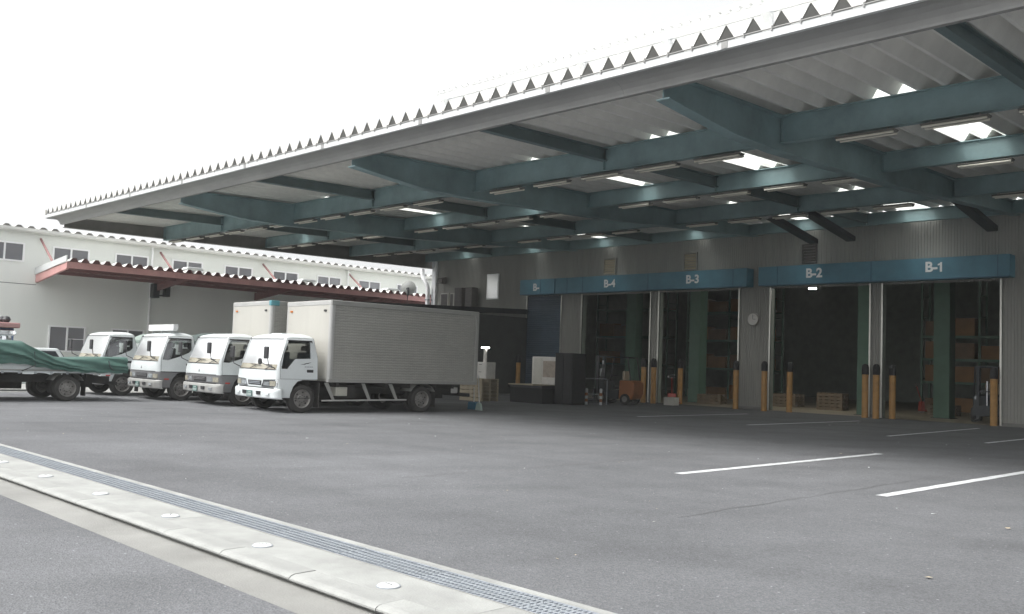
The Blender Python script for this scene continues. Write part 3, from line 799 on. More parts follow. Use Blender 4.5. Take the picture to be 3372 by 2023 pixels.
# broom and dustpan behind the truck
bm_ = thing('broom', 'pale green broom with a white handle leaning beside the truck tail', 'broom', (-21.62,20.15,0))
b = MB(); b.tube([(0,0,0.2),(-0.10,0.0,1.12)], 0.016, FLASH, 8); b.build('handle', bm_)
b = MB(); b.prism([(-0.15,0.0),(0.13,0.0),(0.08,0.20),(0.02,0.25),(-0.06,0.25),(-0.11,0.20)], 'y', -0.04, 0.04, MINT); b.build('head', bm_, bevel=0.01)
du = thing('dustpan', 'blue long-handled dustpan standing left of the broom', 'dustpan', (-22.15,20.3,0))
b = MB(); b.prism([(-0.20,0.0),(0.20,0.0),(0.17,0.24),(-0.17,0.24)], 'y', 0.0, 0.22, BLUEP); b.build('pan', du, bevel=0.015)
b = MB(); b.tube([(0,0.1,0.24),(-0.02,0.1,0.72)], 0.014, FLASH, 8); b.build('handle', du)

# ------------------------------------------------------------------ forklifts, hand cart
def forklift(loc, rz, label, body, scale=1.0):
    t = thing('forklift', label, 'forklift', loc, rz)
    t.scale = (scale,)*3
    b = MB(); b.prism([(1.0,0.22),(1.12,0.45),(1.12,0.92),(0.98,1.02),(0.42,1.02),(0.40,0.22)], 'y', -0.50, 0.50, body); b.build('counterweight', t, bevel=0.06)
    b = MB(); b.prism([(-0.55,0.22),(0.39,0.22),(0.39,0.62),(-0.20,0.58),(-0.34,1.0),(-0.55,1.0)], 'y', -0.49, 0.49, STEELD); b.build('body', t, bevel=0.04)
    b = MB(); b.box(0.02,0.50,-0.25,0.25,0.63,0.75,BLKP); st = b.build('seat', t, bevel=0.03)
    b = MB(); b.box(0.44,0.56,-0.24,0.24,1.03,1.42,BEIGEB); b.build('backrest', st, bevel=0.04)
    b = MB()
    for y in (-0.46,0.46):
        b.tube([(-0.48,y,1.0),(-0.30,y,2.0)], 0.028, BLKP, 8); b.tube([(0.95,y,1.02),(0.78,y,2.0)], 0.028, BLKP, 8); b.tube([(-0.32,y,2.0),(0.80,y,2.0)], 0.028, BLKP, 8)
    for k in range(6): b.tube([(-0.30+k*0.215,-0.46,2.01),(-0.30+k*0.215,0.46,2.01)], 0.016, BLKP, 6)
    b.build('overhead_guard', t)
    b = MB()
    for y in (-0.30,0.30): b.box(-0.78,-0.66,y-0.05,y+0.05,0.08,2.05,STEELD)
    for z in (0.3,1.1,2.0): b.box(-0.76,-0.68,-0.26,0.26,z,z+0.06,STEELD)
    ms = b.build('mast', t)
    b = MB(); b.tube([(-0.70,0,0.3),(-0.70,0,1.5)], 0.04, CHROME, 10); b.build('lift_cylinder', ms)
    b = MB(); b.box(-0.86,-0.79,-0.45,0.45,0.25,0.62,STEELD); b.build('carriage', t)
    for y in (-0.28,0.28):
        b = MB(); b.prism([(-0.80,0.06),(-0.80,0.55),(-0.86,0.55),(-0.88,0.12),(-1.85,0.07),(-1.85,0.055)], 'y', y-0.055, y+0.055, STEELD); b.build('fork', t)
    for x, r_ in ((-0.42,0.27),(0.72,0.23)):
        for y in (-0.46,0.46):
            b = MB(); b.lathe([(r_*0.55,-0.09),(r_*0.92,-0.09),(r_,-0.06),(r_,0.06),(r_*0.92,0.09),(r_*0.55,0.09)], TYRE, 'y', (x,y,r_), 22, False); w = b.build('wheel', t, smooth=True)
            b = MB(); b.lathe([(r_*0.56,-0.07),(r_*0.2,-0.05),(0.001,-0.05)], RIM, 'y', (x,y,r_), 18, False); b.lathe([(r_*0.56,0.07),(r_*0.2,0.05),(0.001,0.05)], RIM, 'y', (x,y,r_), 18, False); b.build('rim', w, smooth=True)
    b = MB(); b.tube([(-0.36,0.10,0.98),(-0.18,0.10,1.2)], 0.02, BLKP); b.lathe([(0.15,0),(0.17,0.012),(0.15,0.024)], BLKP, 'z', (-0.16,0.10,1.2), 18, False); b.build('steering_wheel', t)
    b = MB(); b.box(-0.34,-0.28,-0.62,-0.52,1.68,1.84,CHROME); b.build('mirror', t)
    for y in (-0.36,0.36):
        b = MB(); b.lathe([(0.07,0),(0.07,0.05),(0.0005,0.06)], LAMP, 'x', (-0.56,y,0.88), 14); b.build('headlight', t)
    return t
forklift((-24.75,30.9,0), R(12), 'orange forklift with black mast and pale seat back parked facing left before door B-4', FORKO, 0.98)
forklift((-11.75,36.6,0.012), R(100), 'black forklift parked in the dark at the right side of door B-1', BLKP, 1.0)
ca = thing('hand_cart', 'upright steel cart frame with two striped white posts in front of the forklift', 'cart', (-24.15,28.75,0), R(45))
b = MB(); b.tube([(-0.55,0,0.02),(-0.55,0,1.05),(0.55,0,1.05),(0.55,0,0.02)], 0.022, GALV, 8); b.build('frame', ca)
for x in (-0.28,0.30):
    b = MB(); b.lathe([(0.055,0.0),(0.055,0.62),(0.03,0.66)], FLASH, n=14); p = b.build('reflective_post', ca); p.location = (x,-0.12,0)
    b = MB(); b.lathe([(0.0565,0.12),(0.0565,0.24)], FORKO, n=14, cap=False); b.lathe([(0.0565,0.36),(0.0565,0.48)], FORKO, n=14, cap=False); s_ = b.build('orange_band', p)
b = MB(); b.tube([(-0.28,-0.12,0.42),(0.30,-0.12,0.42)], 0.015, CHROME); b.box(-0.5,0.5,-0.1,0.1,0.08,0.12,STEELD); b.build('crossbar', ca)
# red hand pallet trucks, cartons
def jack(loc, rz, label):
    t = thing('pallet_truck', label, 'pallet truck', loc, rz)
    for y in (-0.2,0.2):
        b = MB(); b.box(-1.1,0,y-0.08,y+0.08,0.06,0.13,REDM); b.build('fork', t, bevel=0.01)
    b = MB(); b.prism([(0,0.06),(0.22,0.06),(0.18,0.50),(0.04,0.50)], 'y', -0.18, 0.18, REDM); b.build('pump_body', t, bevel=0.02)
    b = MB(); b.tube([(0.12,0,0.5),(0.34,0,1.18)], 0.022, REDM); b.tube([(0.34,-0.16,1.18),(0.36,-0.12,1.3),(0.36,0.12,1.3),(0.34,0.16,1.18),(0.34,-0.16,1.18)], 0.018, CHROME); b.build('handle', t)
    for y in (-0.1,0.1):
        b = MB(); b.lathe([(0.0005,-0.035),(0.095,-0.035),(0.095,0.035),(0.0005,0.035)], FLASH, 'y', (0.12,y,0.095), 18, False); b.build('wheel', t)
    return t
jack((-23.6,33.4,0.0), R(-60), 'red hand pallet truck beside the bollard left of door B-3')
jack((-16.4,42.5,0.012), R(-140), 'red hand pallet truck deep inside door B-1')
bx = thing('carton', 'pale cardboard carton on the floor at the left of door B-3', 'carton', (-23.35,33.0,0))
b = MB(); b.box(-0.26,0.26,-0.2,0.2,0,0.34,ACW); b.build('box', bx, bevel=0.008)
b = MB(); b.box(-0.26,0.26,-0.02,0.02,0.341,0.343,BEIGEB); b.build('tape', bx)
pallet((-23.9,37.0,0.012),0.3,'low pallet stack on the floor inside door B-3',3,WOOD)
pallet((-21.4,39.5,0.012),0.1,'wooden pallet stack inside door B-2 beside the left edge',4,WOOD)
pallet((-19.0,39.0,0.012),0.2,'wooden pallet stack inside door B-2 by the green column',5,WOOD)
pallet((-14.8,40.5,0.012),0.15,'single pallet pile behind the green column inside door B-1',3,WOOD)

# ------------------------------------------------------------------ inside the warehouse
def column(x, y, label, sign=False):
    t = thing('steel_column', label, 'column', (x,y,0.012))
    b = MB(); b.box(-0.30,0.30,-0.30,-0.27,0,7.98,GREEN); b.box(-0.30,0.30,0.27,0.30,0,7.98,GREEN); b.box(-0.012,0.012,-0.27,0.27,0,7.98,GREEN)
    b.box(0.28,0.30,-0.27,0.27,0,7.98,GREEN); b.build('shaft', t)
    b = MB(); b.box(-0.38,0.38,-0.38,0.38,0.0,0.02,STEELD); b.build('base_plate', t)
    if sign:
        b = MB(); b.box(0.0,0.22,-0.312,-0.302,0.75,1.05,CABW); b.build('notice', t)
column(-25.15,37.6,'green steel column inside door B-3 near its left edge')
column(-29.0,37.6,'green steel column behind the left part of door B-4')
column(-16.05,35.9,'green steel column just inside the right side of door B-2 with a white notice',True)
column(-13.75,37.6,'green steel column in the middle of door B-1')
column(-18.9,42.5,'green steel column deep inside door B-2')
def rack(x0, x1, y, levels, label, cart, fill):
    t = thing('pallet_rack', label, 'rack', (x0,y,0.012))
    L_ = x1-x0
    for x in [i*L_/2 for i in range(3)]:
        b = MB(); b.box(x-0.05,x+0.05,0,0.09,0,6.2,GREEN); b.box(x-0.05,x+0.05,0.95,1.04,0,6.2,GREEN)
        for k in range(6): b.box(x-0.02,x+0.02,0.09,0.95,0.5+k,0.54+k,GREEN)
        b.build('upright', t)
    for z in levels:
        for yy in (0.0,0.97):
            b = MB(); b.box(0.05,L_-0.05,yy,yy+0.07,z,z+0.12,GREEN); b.build('beam', t)
        b = MB(); b.box(0.05,L_-0.05,0.08,0.96,z+0.08,z+0.12,WOOD); b.build('shelf', t)
    i = 0
    for li, z in enumerate([0.0]+list(levels)):
        if li not in fill: continue
        for k in range(fill[li]):
            w = (L_/2-0.3)/2; xx = x0+0.12+w*k+(0.2 if k > 1 else 0)
            h = random.uniform(0.55,0.9)
            c = MB(); c.box(0.02,w-0.06,0.1,0.9,0,h,CARTON if (li+k)%3 else CARTON2)
            o = c.build('carton', bevel=0.01); o.location = (xx,y,z+0.132 if li else 0.013)
            tag(o, '%s carton, %s from left, %s of the %s' % ('brown' if not (li+k)%3 else 'orange', ORD[k], ('floor','lowest shelf','second shelf','top shelf')[li], cart), 'carton', 'cartons stacked on the racks inside the warehouse')
    return t
rack(-31.2,-25.6,45.5,(1.6,3.2,4.8),'green pallet rack of cartons deep inside door B-3','rack in door B-3',{0:3,1:4,2:4,3:4})
rack(-17.9,-12.6,46.0,(1.3,2.4,3.5),'green pallet rack of cartons deep inside door B-1','rack in door B-1',{0:2,1:3,2:3,3:2})
rack(-38.5,-33.0,46.0,(1.7,3.4,5.1),'tall empty green rack deep inside door B-4','tall rack in door B-4',{1:1,2:2})
il = thing('ceiling_lamp', 'small lit lamp hanging inside door B-2 just under the blue box', 'lamp', (-18.9,36.8,5.18))
b = MB(); b.lathe([(0.16,0.0),(0.14,0.04),(0.03,0.05)], LITB, n=14); b.build('lamp_shade', il)
b = MB(); b.tube([(0,0,0.05),(0,0,2.8)], 0.012, STEELD); b.build('cord', il)

# ------------------------------------------------------------------ building on the left
lb = thing('office_building', 'long cream two-storey building with a row of sliding windows on the left', 'building')
XL = -47.0
holes = [(12.46+2.963*k, 14.18+2.963*k, 5.46, 6.37) for k in range(-2, 14)]+[(15.47,17.2,1.31,2.57),(18.42,20.1,1.31,2.57)]
ys = sorted(set([-10.0, 60.0]+[h[0] for h in holes]+[h[1] for h in holes])); zs = sorted(set([0.0, 7.0]+[h[2] for h in holes]+[h[3] for h in holes]))
b = MB()
for i in range(len(ys)-1):
    for j in range(len(zs)-1):
        cy, cz = (ys[i]+ys[i+1])/2, (zs[j]+zs[j+1])/2
        if any(h[0] < cy < h[1] and h[2] < cz < h[3] for h in holes): continue
        b.add([(XL,ys[i],zs[j]),(XL,ys[i+1],zs[j]),(XL,ys[i+1],zs[j+1]),(XL,ys[i],zs[j+1])], [(0,1,2,3)], WALLL)
for h in holes:
    for q in (((h[0],h[2]),(h[1],h[2])),((h[1],h[2]),(h[1],h[3])),((h[1],h[3]),(h[0],h[3])),((h[0],h[3]),(h[0],h[2]))):
        b.add([(XL,*q[0]),(XL,*q[1]),(XL-0.15,*q[1]),(XL-0.15,*q[0])], [(0,1,2,3)], WALLL)
b.build('wall', lb, recalc=False)
b = MB(); b.box(-62,XL-0.35,60.0,60.2,0,7,WALLL); b.box(-62,XL,-10.2,-10.0,0,7,WALLL); b.box(-62,-61.8,-10,60,0,7,WALLL); b.build('end_wall', lb)
b = MB(); b.box(-49.2,-49.0,-10,60,0,7,ROOMG); b.box(-49,XL-0.02,-10,60,3.6,3.75,ROOMG); b.box(-49,XL-0.02,-10,60,0.0,0.1,ROOMG); b.build('room_wall', lb)
b = MB()
for y0, y1 in ((-10.0,14.78),): b.box(XL,XL+0.006,y0,y1,4.43,4.455,STEELD if y1 < 15 else FIXT)
b.box(XL,XL+0.03,-10,60,0.005,0.35,CONC2)
b.build('panel_joint', lb)
def lwindow(h):
    y0, y1, z0, z1 = h; t_ = 0.075
    b = MB(); x0, x1 = XL-0.09, XL+0.05
    b.box(x0,x1,y0,y0+t_,z0,z1,ALUW); b.box(x0,x1,y1-t_,y1,z0,z1,ALUW); b.box(x0,x1,y0+t_,y1-t_,z0,z0+t_,ALUW); b.box(x0,x1,y0+t_,y1-t_,z1-t_,z1,ALUW)
    ym = (y0+y1)/2; b.box(x0+0.02,x1-0.005,ym-0.035,ym+0.035,z0+t_,z1-t_,ALUW)
    w = b.build('window', lb)
    for a, c, dx in ((y0+t_,ym-0.035,0),(ym+0.035,y1-t_,0.02)):
        b = MB(); b.box(XL-0.03+dx,XL-0.024+dx,a,c,z0+t_,z1-t_,BGLS); b.build('window_pane', w)
    return w
for h in holes: w = lwindow(h)
b = MB(); b.box(XL-0.02,XL+0.02,16.40,17.14,1.93,1.96,ALUW); b.build('window_rail', lb)
b = MB(); b.box(XL-0.55,XL-0.35,15.75,16.1,1.65,2.25,CARTON); b.box(XL-0.8,XL-0.4,16.15,16.5,1.4,2.1,ACW); b.box(XL-0.6,XL-0.3,16.5,17.1,1.4,1.9,SEAT); b.build('room_furniture', lb)
# roof of folded sheet with plates coloured as the shade in its open ends above the eaves gutter
def lroof_fold(mb, p, h, xa, za, xb, zb, m):
    pr = [(0,0),(0.10*p,0),(0.36*p,h),(0.64*p,h),(0.90*p,0),(p,0)]
    n = len(pr)
    mb.add([(xa,y,za+z) for y,z in pr]+[(xb,y,zb+z) for y,z in pr], [(i,i+1,n+i+1,n+i) for i in range(n-1)], m)
b = MB(); lroof_fold(b, 0.53, 0.12, -46.55, 7.03, -62, 6.95, ROOFL); b.add([(-46.60,0.06,7.032),(-46.60,0.47,7.032),(-46.60,0.34,7.145),(-46.60,0.19,7.145)],[(0,1,2,3)],mat('fold_shade_mid_grey',(0.24,0.235,0.22),0.7))
lr0 = b.build('roof_panel', lb, recalc=False); lr0.location = (0,-4,0)
for k in range(1, 119): inst(lr0, 'roof_panel', lb, (0,-4+0.53*k,0))
b = MB(); b.prism([(-46.95,6.86),(-46.6,6.86),(-46.53,6.92),(-46.53,7.04),(-46.95,7.04)], 'y', -10, 60, ROOFL); b.build('eaves_gutter', lb)
for y in (20.25,32.4,44.5,8.1):
    b = MB(); b.tube([(-46.9,y,6.86),(-46.9,y,0.1)], 0.06, ALUW, 8); b.build('downpipe', lb, smooth=True)
b = MB(); b.box(XL+0.01,XL+0.55,20.22,20.55,4.25,4.95,STEELD); b.box(XL+0.01,XL+0.35,20.95,21.2,4.35,4.95,STEELD); b.box(XL+0.3,XL+0.35,20.55,20.95,4.35,4.42,STEELD); b.build('canopy_bracket', lb)

# ------------------------------------------------------------------ red canopy on the left building
rc = thing('red_canopy', 'long dark red canopy with a saw-tooth sheet roof on the cream building', 'canopy')
RX, RYA, RYB = -43.0, 14.74, 38.0
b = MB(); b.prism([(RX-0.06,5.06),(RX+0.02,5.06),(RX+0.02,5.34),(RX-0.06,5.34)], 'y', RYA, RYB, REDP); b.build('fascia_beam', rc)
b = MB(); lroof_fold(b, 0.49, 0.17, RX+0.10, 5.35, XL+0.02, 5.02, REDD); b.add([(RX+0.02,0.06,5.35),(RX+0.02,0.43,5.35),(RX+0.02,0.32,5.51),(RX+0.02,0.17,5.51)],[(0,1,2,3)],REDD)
# outer skin of the folds in pale sheet
pr = [(0,0.004),(0.049,0.004),(0.1764,0.175),(0.3136,0.175),(0.441,0.004),(0.49,0.004)]; n = 6
b.add([(RX+0.10,y,5.352+z) for y,z in pr]+[(XL+0.02,y,5.022+z) for y,z in pr], [(i,i+1,n+i+1,n+i) for i in range(n-1)], ROOFL)
rp0 = b.build('roof_panel', rc, recalc=False); rp0.location = (0,RYA+0.03,0)
for k in range(1, 47): inst(rp0, 'roof_panel', rc, (0,RYA+0.03+0.49*k,0))
for i, y in enumerate((14.80,20.45,26.28,32.1,37.7)):
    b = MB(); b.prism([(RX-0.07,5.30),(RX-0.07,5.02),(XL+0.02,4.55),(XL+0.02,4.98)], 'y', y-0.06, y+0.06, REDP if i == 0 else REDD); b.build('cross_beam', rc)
for x, z in ((-44.3,5.02),(-45.6,4.92)):
    b = MB(); b.box(x-0.05,x+0.05,RYA+0.13,RYB,z,z+0.14,REDD); b.build('purlin', rc)
b = MB(); b.prism([(RX+0.06,5.37),(RX+0.06,5.62),(XL+0.02,5.25),(XL+0.02,4.92)], 'y', RYA-0.05, RYA-0.005, FLASH); b.build('end_panel', rc)
for y in (14.85,20.7,26.65,32.5):
    b = MB(); b.tube([(XL+0.03,y,6.64),(XL+2.25,y,5.19)], 0.055, REDR, 8); b.build('tie_rod', rc)
    b = MB(); b.box(XL+0.005,XL+0.03,y-0.12,y+0.12,6.5,6.78,WALLL); b.build('tie_plate', rc)
for y, l in ((20.8,'white low dome vent on the red canopy front, left one above the parked lorries'),(27.3,'white low dome vent on the red canopy front, right one'),(33.0,'white low dome vent on the red canopy beside the satellite dish')):
    b = MB(); b.prism([(-0.5,0),(-0.36,0.13),(0.36,0.13),(0.5,0)], 'x', -0.45, 0.12, FLASH); o = b.build('dome_vent', bevel=0.03)
    for v in o.data.vertices: pass
    o.location = (RX-0.25,y,5.56); tag(o, l, 'vent')
ds = thing('satellite_dish', 'grey satellite dish on the red canopy near the warehouse corner', 'satellite dish', (RX+0.05,33.95,5.78))
b = MB(); b.lathe([(0.0005,0.10),(0.16,0.088),(0.30,0.05),(0.44,-0.01),(0.445,-0.02),(0.30,0.035),(0.16,0.075),(0.0005,0.088)], DISH, 'x', n=36, cap=False)
o = b.build('reflector', ds, smooth=True); o.rotation_euler = (0,R(-12),R(-52))
b = MB(); b.tube([(0.12,-0.10,0.02),(0.14,-0.12,-0.44)], 0.045, STEELD, 8); b.tube([(0.05,-0.05,-0.3),(0.3,-0.3,-0.1)], 0.02, STEELD); b.tube([(0.05,-0.02,-0.1),(-0.05,0,-0.75)], 0.03, STEELD); b.build('mount', ds)
b = MB(); b.box(0.26,0.36,-0.36,-0.26,-0.14,-0.03,STEELD); b.build('receiver', ds)

# ------------------------------------------------------------------ lorries
CV = 1.31      # middle of the cab across the lorry
def plin(tab, z):
    if z <= tab[0][0]: return tab[0][1]
    for (a, p), (c, q) in zip(tab[:-1], tab[1:]):
        if z <= c: return p+(q-p)*(z-a)/(c-a)
    return tab[-1][1]
HW = [(0.40,1.185),(0.62,1.20),(1.95,1.105),(2.02,1.06),(2.07,0.97),(2.10,0.82)]
UF = {'a': [(0.40,-1.43),(0.62,-1.455),(0.9,-1.475),(1.08,-1.465),(1.14,-1.445),(1.96,-1.20),(2.03,-1.12),(2.07,-1.0),(2.10,-0.86)],
      'b': [(0.40,-1.44),(0.62,-1.46),(0.9,-1.475),(1.16,-1.465),(1.22,-1.445),(1.97,-1.17),(2.03,-1.09),(2.07,-0.97),(2.10,-0.84)]}
UR = [(0.40,-0.26),(1.45,-0.26),(2.0,-0.36),(2.05,-0.41),(2.10,-0.54)]
RC, BOW = 0.10, 0.05
def fu(st, v, z, ins=0.0):
    hw = plin(HW, z)-ins; t = min(abs(v-CV), hw)
    u = plin(UF[st], z)+ins - BOW*(1-(t/hw)**2)
    e = max(0, t-(hw-RC))
    return u + RC-math.sqrt(max(0, RC*RC-e*e))
def ring(st, z, ins=0.0):
    hw = plin(HW, z)-ins
    ts = [-1]+[-1+RC/hw*k for k in (0.04,0.15,0.4,0.7,1.0)]
    ts = ts+[-0.6,-0.3,0,0.3,0.6]+[-t for t in reversed(ts)]
    pts = [(fu(st, CV+t*hw, z, ins), CV+t*hw, z) for t in ts]
    ur = plin(UR, z)-ins
    rr = 0.06
    pts += [(ur-rr,CV+hw,z),(ur,CV+hw-rr,z),(ur,CV-hw+rr,z),(ur-rr,CV-hw,z)]
    return pts
def loft(st, zsv, ins, bands):
    b = MB(); rings = [ring(st, z, ins) for z in zsv]; n = len(rings[0])
    for i in range(len(zsv)-1):
        b.add(rings[i]+rings[i+1], [(k,(k+1)%n,n+(k+1)%n,n+k) for k in range(n)], bands((zsv[i]+zsv[i+1])/2))
    b.add(rings[0], [tuple(range(n-1,-1,-1))], bands(zsv[0])); b.add(rings[-1], [tuple(range(n))], bands(zsv[-1]))
    return b
def merged(b):
    o = b.build('cutter')
    bm = bmesh.new(); bm.from_mesh(o.data); bmesh.ops.remove_doubles(bm, verts=bm.verts[:], dist=1e-4)
    bmesh.ops.recalc_face_normals(bm, faces=bm.faces[:]); bm.to_mesh(o.data); bm.free()
    return o
SWIN = {'a': [(-1.345,1.165),(-1.16,1.16),(-0.93,1.43),(-0.47,1.45),(-0.50,1.93),(-1.14,1.93),(-1.235,1.80)],
        'b': [(-1.345,1.255),(-1.15,1.245),(-0.80,1.36),(-0.50,1.49),(-0.42,1.58),(-0.44,1.92),(-1.10,1.92),(-1.20,1.78)]}
WZ = {'a': (1.135,1.955), 'b': (1.215,1.965)}
def side_poly(mb, outer, inner, off, th, m, side=-1):
    def P(p, o): return (p[0], CV+side*(plin(HW, p[1])+o), p[1])
    loops = [[Vector((p[0],p[1],0)) for p in outer]]
    if inner: loops.append([Vector((p[0],p[1],0)) for p in inner])
    flat = [p for l in loops for p in l]
    tri = tessellate_polygon(loops)
    mb.add([P(p, off) for p in flat], [tuple(t) for t in tri], m)
    for l in loops:
        n = len(l); vs = [P(p, off) for p in l]+[P(p, off-th) for p in l]
        mb.add(vs, [(i,(i+1)%n,n+(i+1)%n,n+i) for i in range(n)], m)
def front_patch(mb, st, quad, off, th, m, nv=10, nz=3):
    # quad: (v,z) bottom right, bottom left, top left, top right
    def at(i, j):
        s_, t = i/nv, j/nz
        a = Vector(quad[0]).lerp(Vector(quad[1]), s_); c = Vector(quad[3]).lerp(Vector(quad[2]), s_)
        return a.lerp(c, t)
    def P(i, j, o): p = at(i, j); return (fu(st, p[0], p[1])-o, p[0], p[1])
    vs = [P(i,j,off) for j in range(nz+1) for i in range(nv+1)]
    mb.add(vs, [(j*(nv+1)+i,j*(nv+1)+i+1,(j+1)*(nv+1)+i+1,(j+1)*(nv+1)+i) for j in range(nz) for i in range(nv)], m)
    per = [(i,0) for i in range(nv)]+[(nv,j) for j in range(nz)]+[(i,nz) for i in range(nv,0,-1)]+[(0,j) for j in range(nz,0,-1)]
    n = len(per)
    mb.add([P(i,j,off) for i,j in per]+[P(i,j,off-th) for i,j in per], [(k,(k+1)%n,n+(k+1)%n,n+k) for k in range(n)], m)
def inset(poly, d):
    c = Vector((sum(p[0] for p in poly)/len(poly), sum(p[1] for p in poly)/len(poly)))
    return [tuple(c+(Vector(p)-c)*(1-d/(Vector(p)-c).length)) for p in poly]
def make_cab_body(st, bands, root, paint):
    zo = [0.40,0.62,0.885,0.90,1.10,1.22,1.6,1.95,2.0,2.03,2.06,2.085,2.10]
    outer = merged(loft(st, zo, 0.0, bands))
    inner = merged(loft(st, [0.935,1.10,1.22,1.6,1.93,2.0,2.03], 0.055, lambda z: CABIN))
    cut = [inner]
    b = MB(); b.prism(SWIN[st], 'y', CV-1.6, CV+1.6, paint); cut.append(merged(b))
    z0, z1 = WZ[st]
    b = MB(); b.prism([(CV-1.08,z0),(CV+1.08,z0),(CV+0.985,z1),(CV-0.985,z1)], 'x', -1.9, -1.02, paint); cut.append(merged(b))
    b = MB(); b.box(-0.55,-0.1,CV-0.62,CV+0.62,1.42,1.86,paint); cut.append(merged(b))
    arch = [(-1.085,0.30),(-1.07,0.50),(-1.0,0.69),(-0.87,0.835),(-0.72,0.878),(-0.05,0.878),(-0.05,0.30)]
    for y0, y1 in ((CV-1.5,CV-0.72),(CV+0.72,CV+1.5)):
        b = MB(); b.prism(arch, 'y', y0, y1, CHAS); cut.append(merged(b))
    for c in cut:
        md = outer.modifiers.new('cut', 'BOOLEAN'); md.operation = 'DIFFERENCE'; md.object = c; md.solver = 'EXACT'
        md.material_mode = 'TRANSFER'
    dg = bpy.context.evaluated_depsgraph_get()
    me = bpy.data.meshes.new_from_object(outer.evaluated_get(dg), depsgraph=dg)
    for c in cut+[outer]: bpy.data.objects.remove(c, do_unlink=True)
    me.polygons.foreach_set('use_smooth', [True]*len(me.polygons)); me.set_sharp_from_angle(angle=R(30))
    o = bpy.data.objects.new('cab', me); COL.objects.link(o); o.parent = root
    return o
def make_wheel(root, u, v, r, w, face, dual=False):
    # face: -1 outer side towards smaller v
    b = MB(); h = w/2
    b.lathe([(r*0.60,-h*0.9),(r*0.70,-h),(r*0.93,-h*0.96),(r,-h*0.72),(r,h*0.72),(r*0.93,h*0.96),(r*0.70,h),(r*0.60,h*0.9)], TYRE, 'y', (u,v,r), 32, False)
    for k in range(4): b.lathe([(r+0.001,-h*0.6+k*h*0.36),(r+0.004,-h*0.56+k*h*0.36),(r+0.004,-h*0.36+k*h*0.36),(r+0.001,-h*0.32+k*h*0.36)], TYRE, 'y', (u,v,r), 32, False)
    t = b.build('wheel', root, smooth=True)
    b = MB(); f = face
    dep = 0.55 if not dual else 0.15
    b.lathe([(r*0.66,f*h*0.99),(r*0.645,f*h*1.03),(r*0.60,f*h*0.9),(r*0.56,f*h*dep),(r*0.36,f*h*dep*0.9+f*0.01),(r*0.30,f*h*(dep+0.25)),(r*0.16,f*h*(dep+0.35)),(0.0005,f*h*(dep+0.38))], RIM, 'y', (u,v,r), 32, False)
    rim = b.build('rim', t, smooth=True)
    b = MB()
    for k in range(6):
        a = k*PI/3+0.3
        b.lathe([(r*0.062,0.0),(r*0.062,f*0.012),(0.0005,f*0.013)], CHAS, 'y', (u+math.cos(a)*r*0.465, v+f*(h*dep*0.98), r+math.sin(a)*r*0.465), 10, False)
    for k in range(8):
        a = k*PI/4
        b.lathe([(r*0.03,0.0),(r*0.03,f*0.025),(0.0005,f*0.027)], STEELD, 'y', (u+math.cos(a)*r*0.245, v+f*h*(dep+0.27), r+math.sin(a)*r*0.245), 6, False)
    tag(b.build('rim_hole', t), kind='stuff')
    return t
def rtube(mb, pts, r, m, n=8): mb.tube(pts, r, m, n)
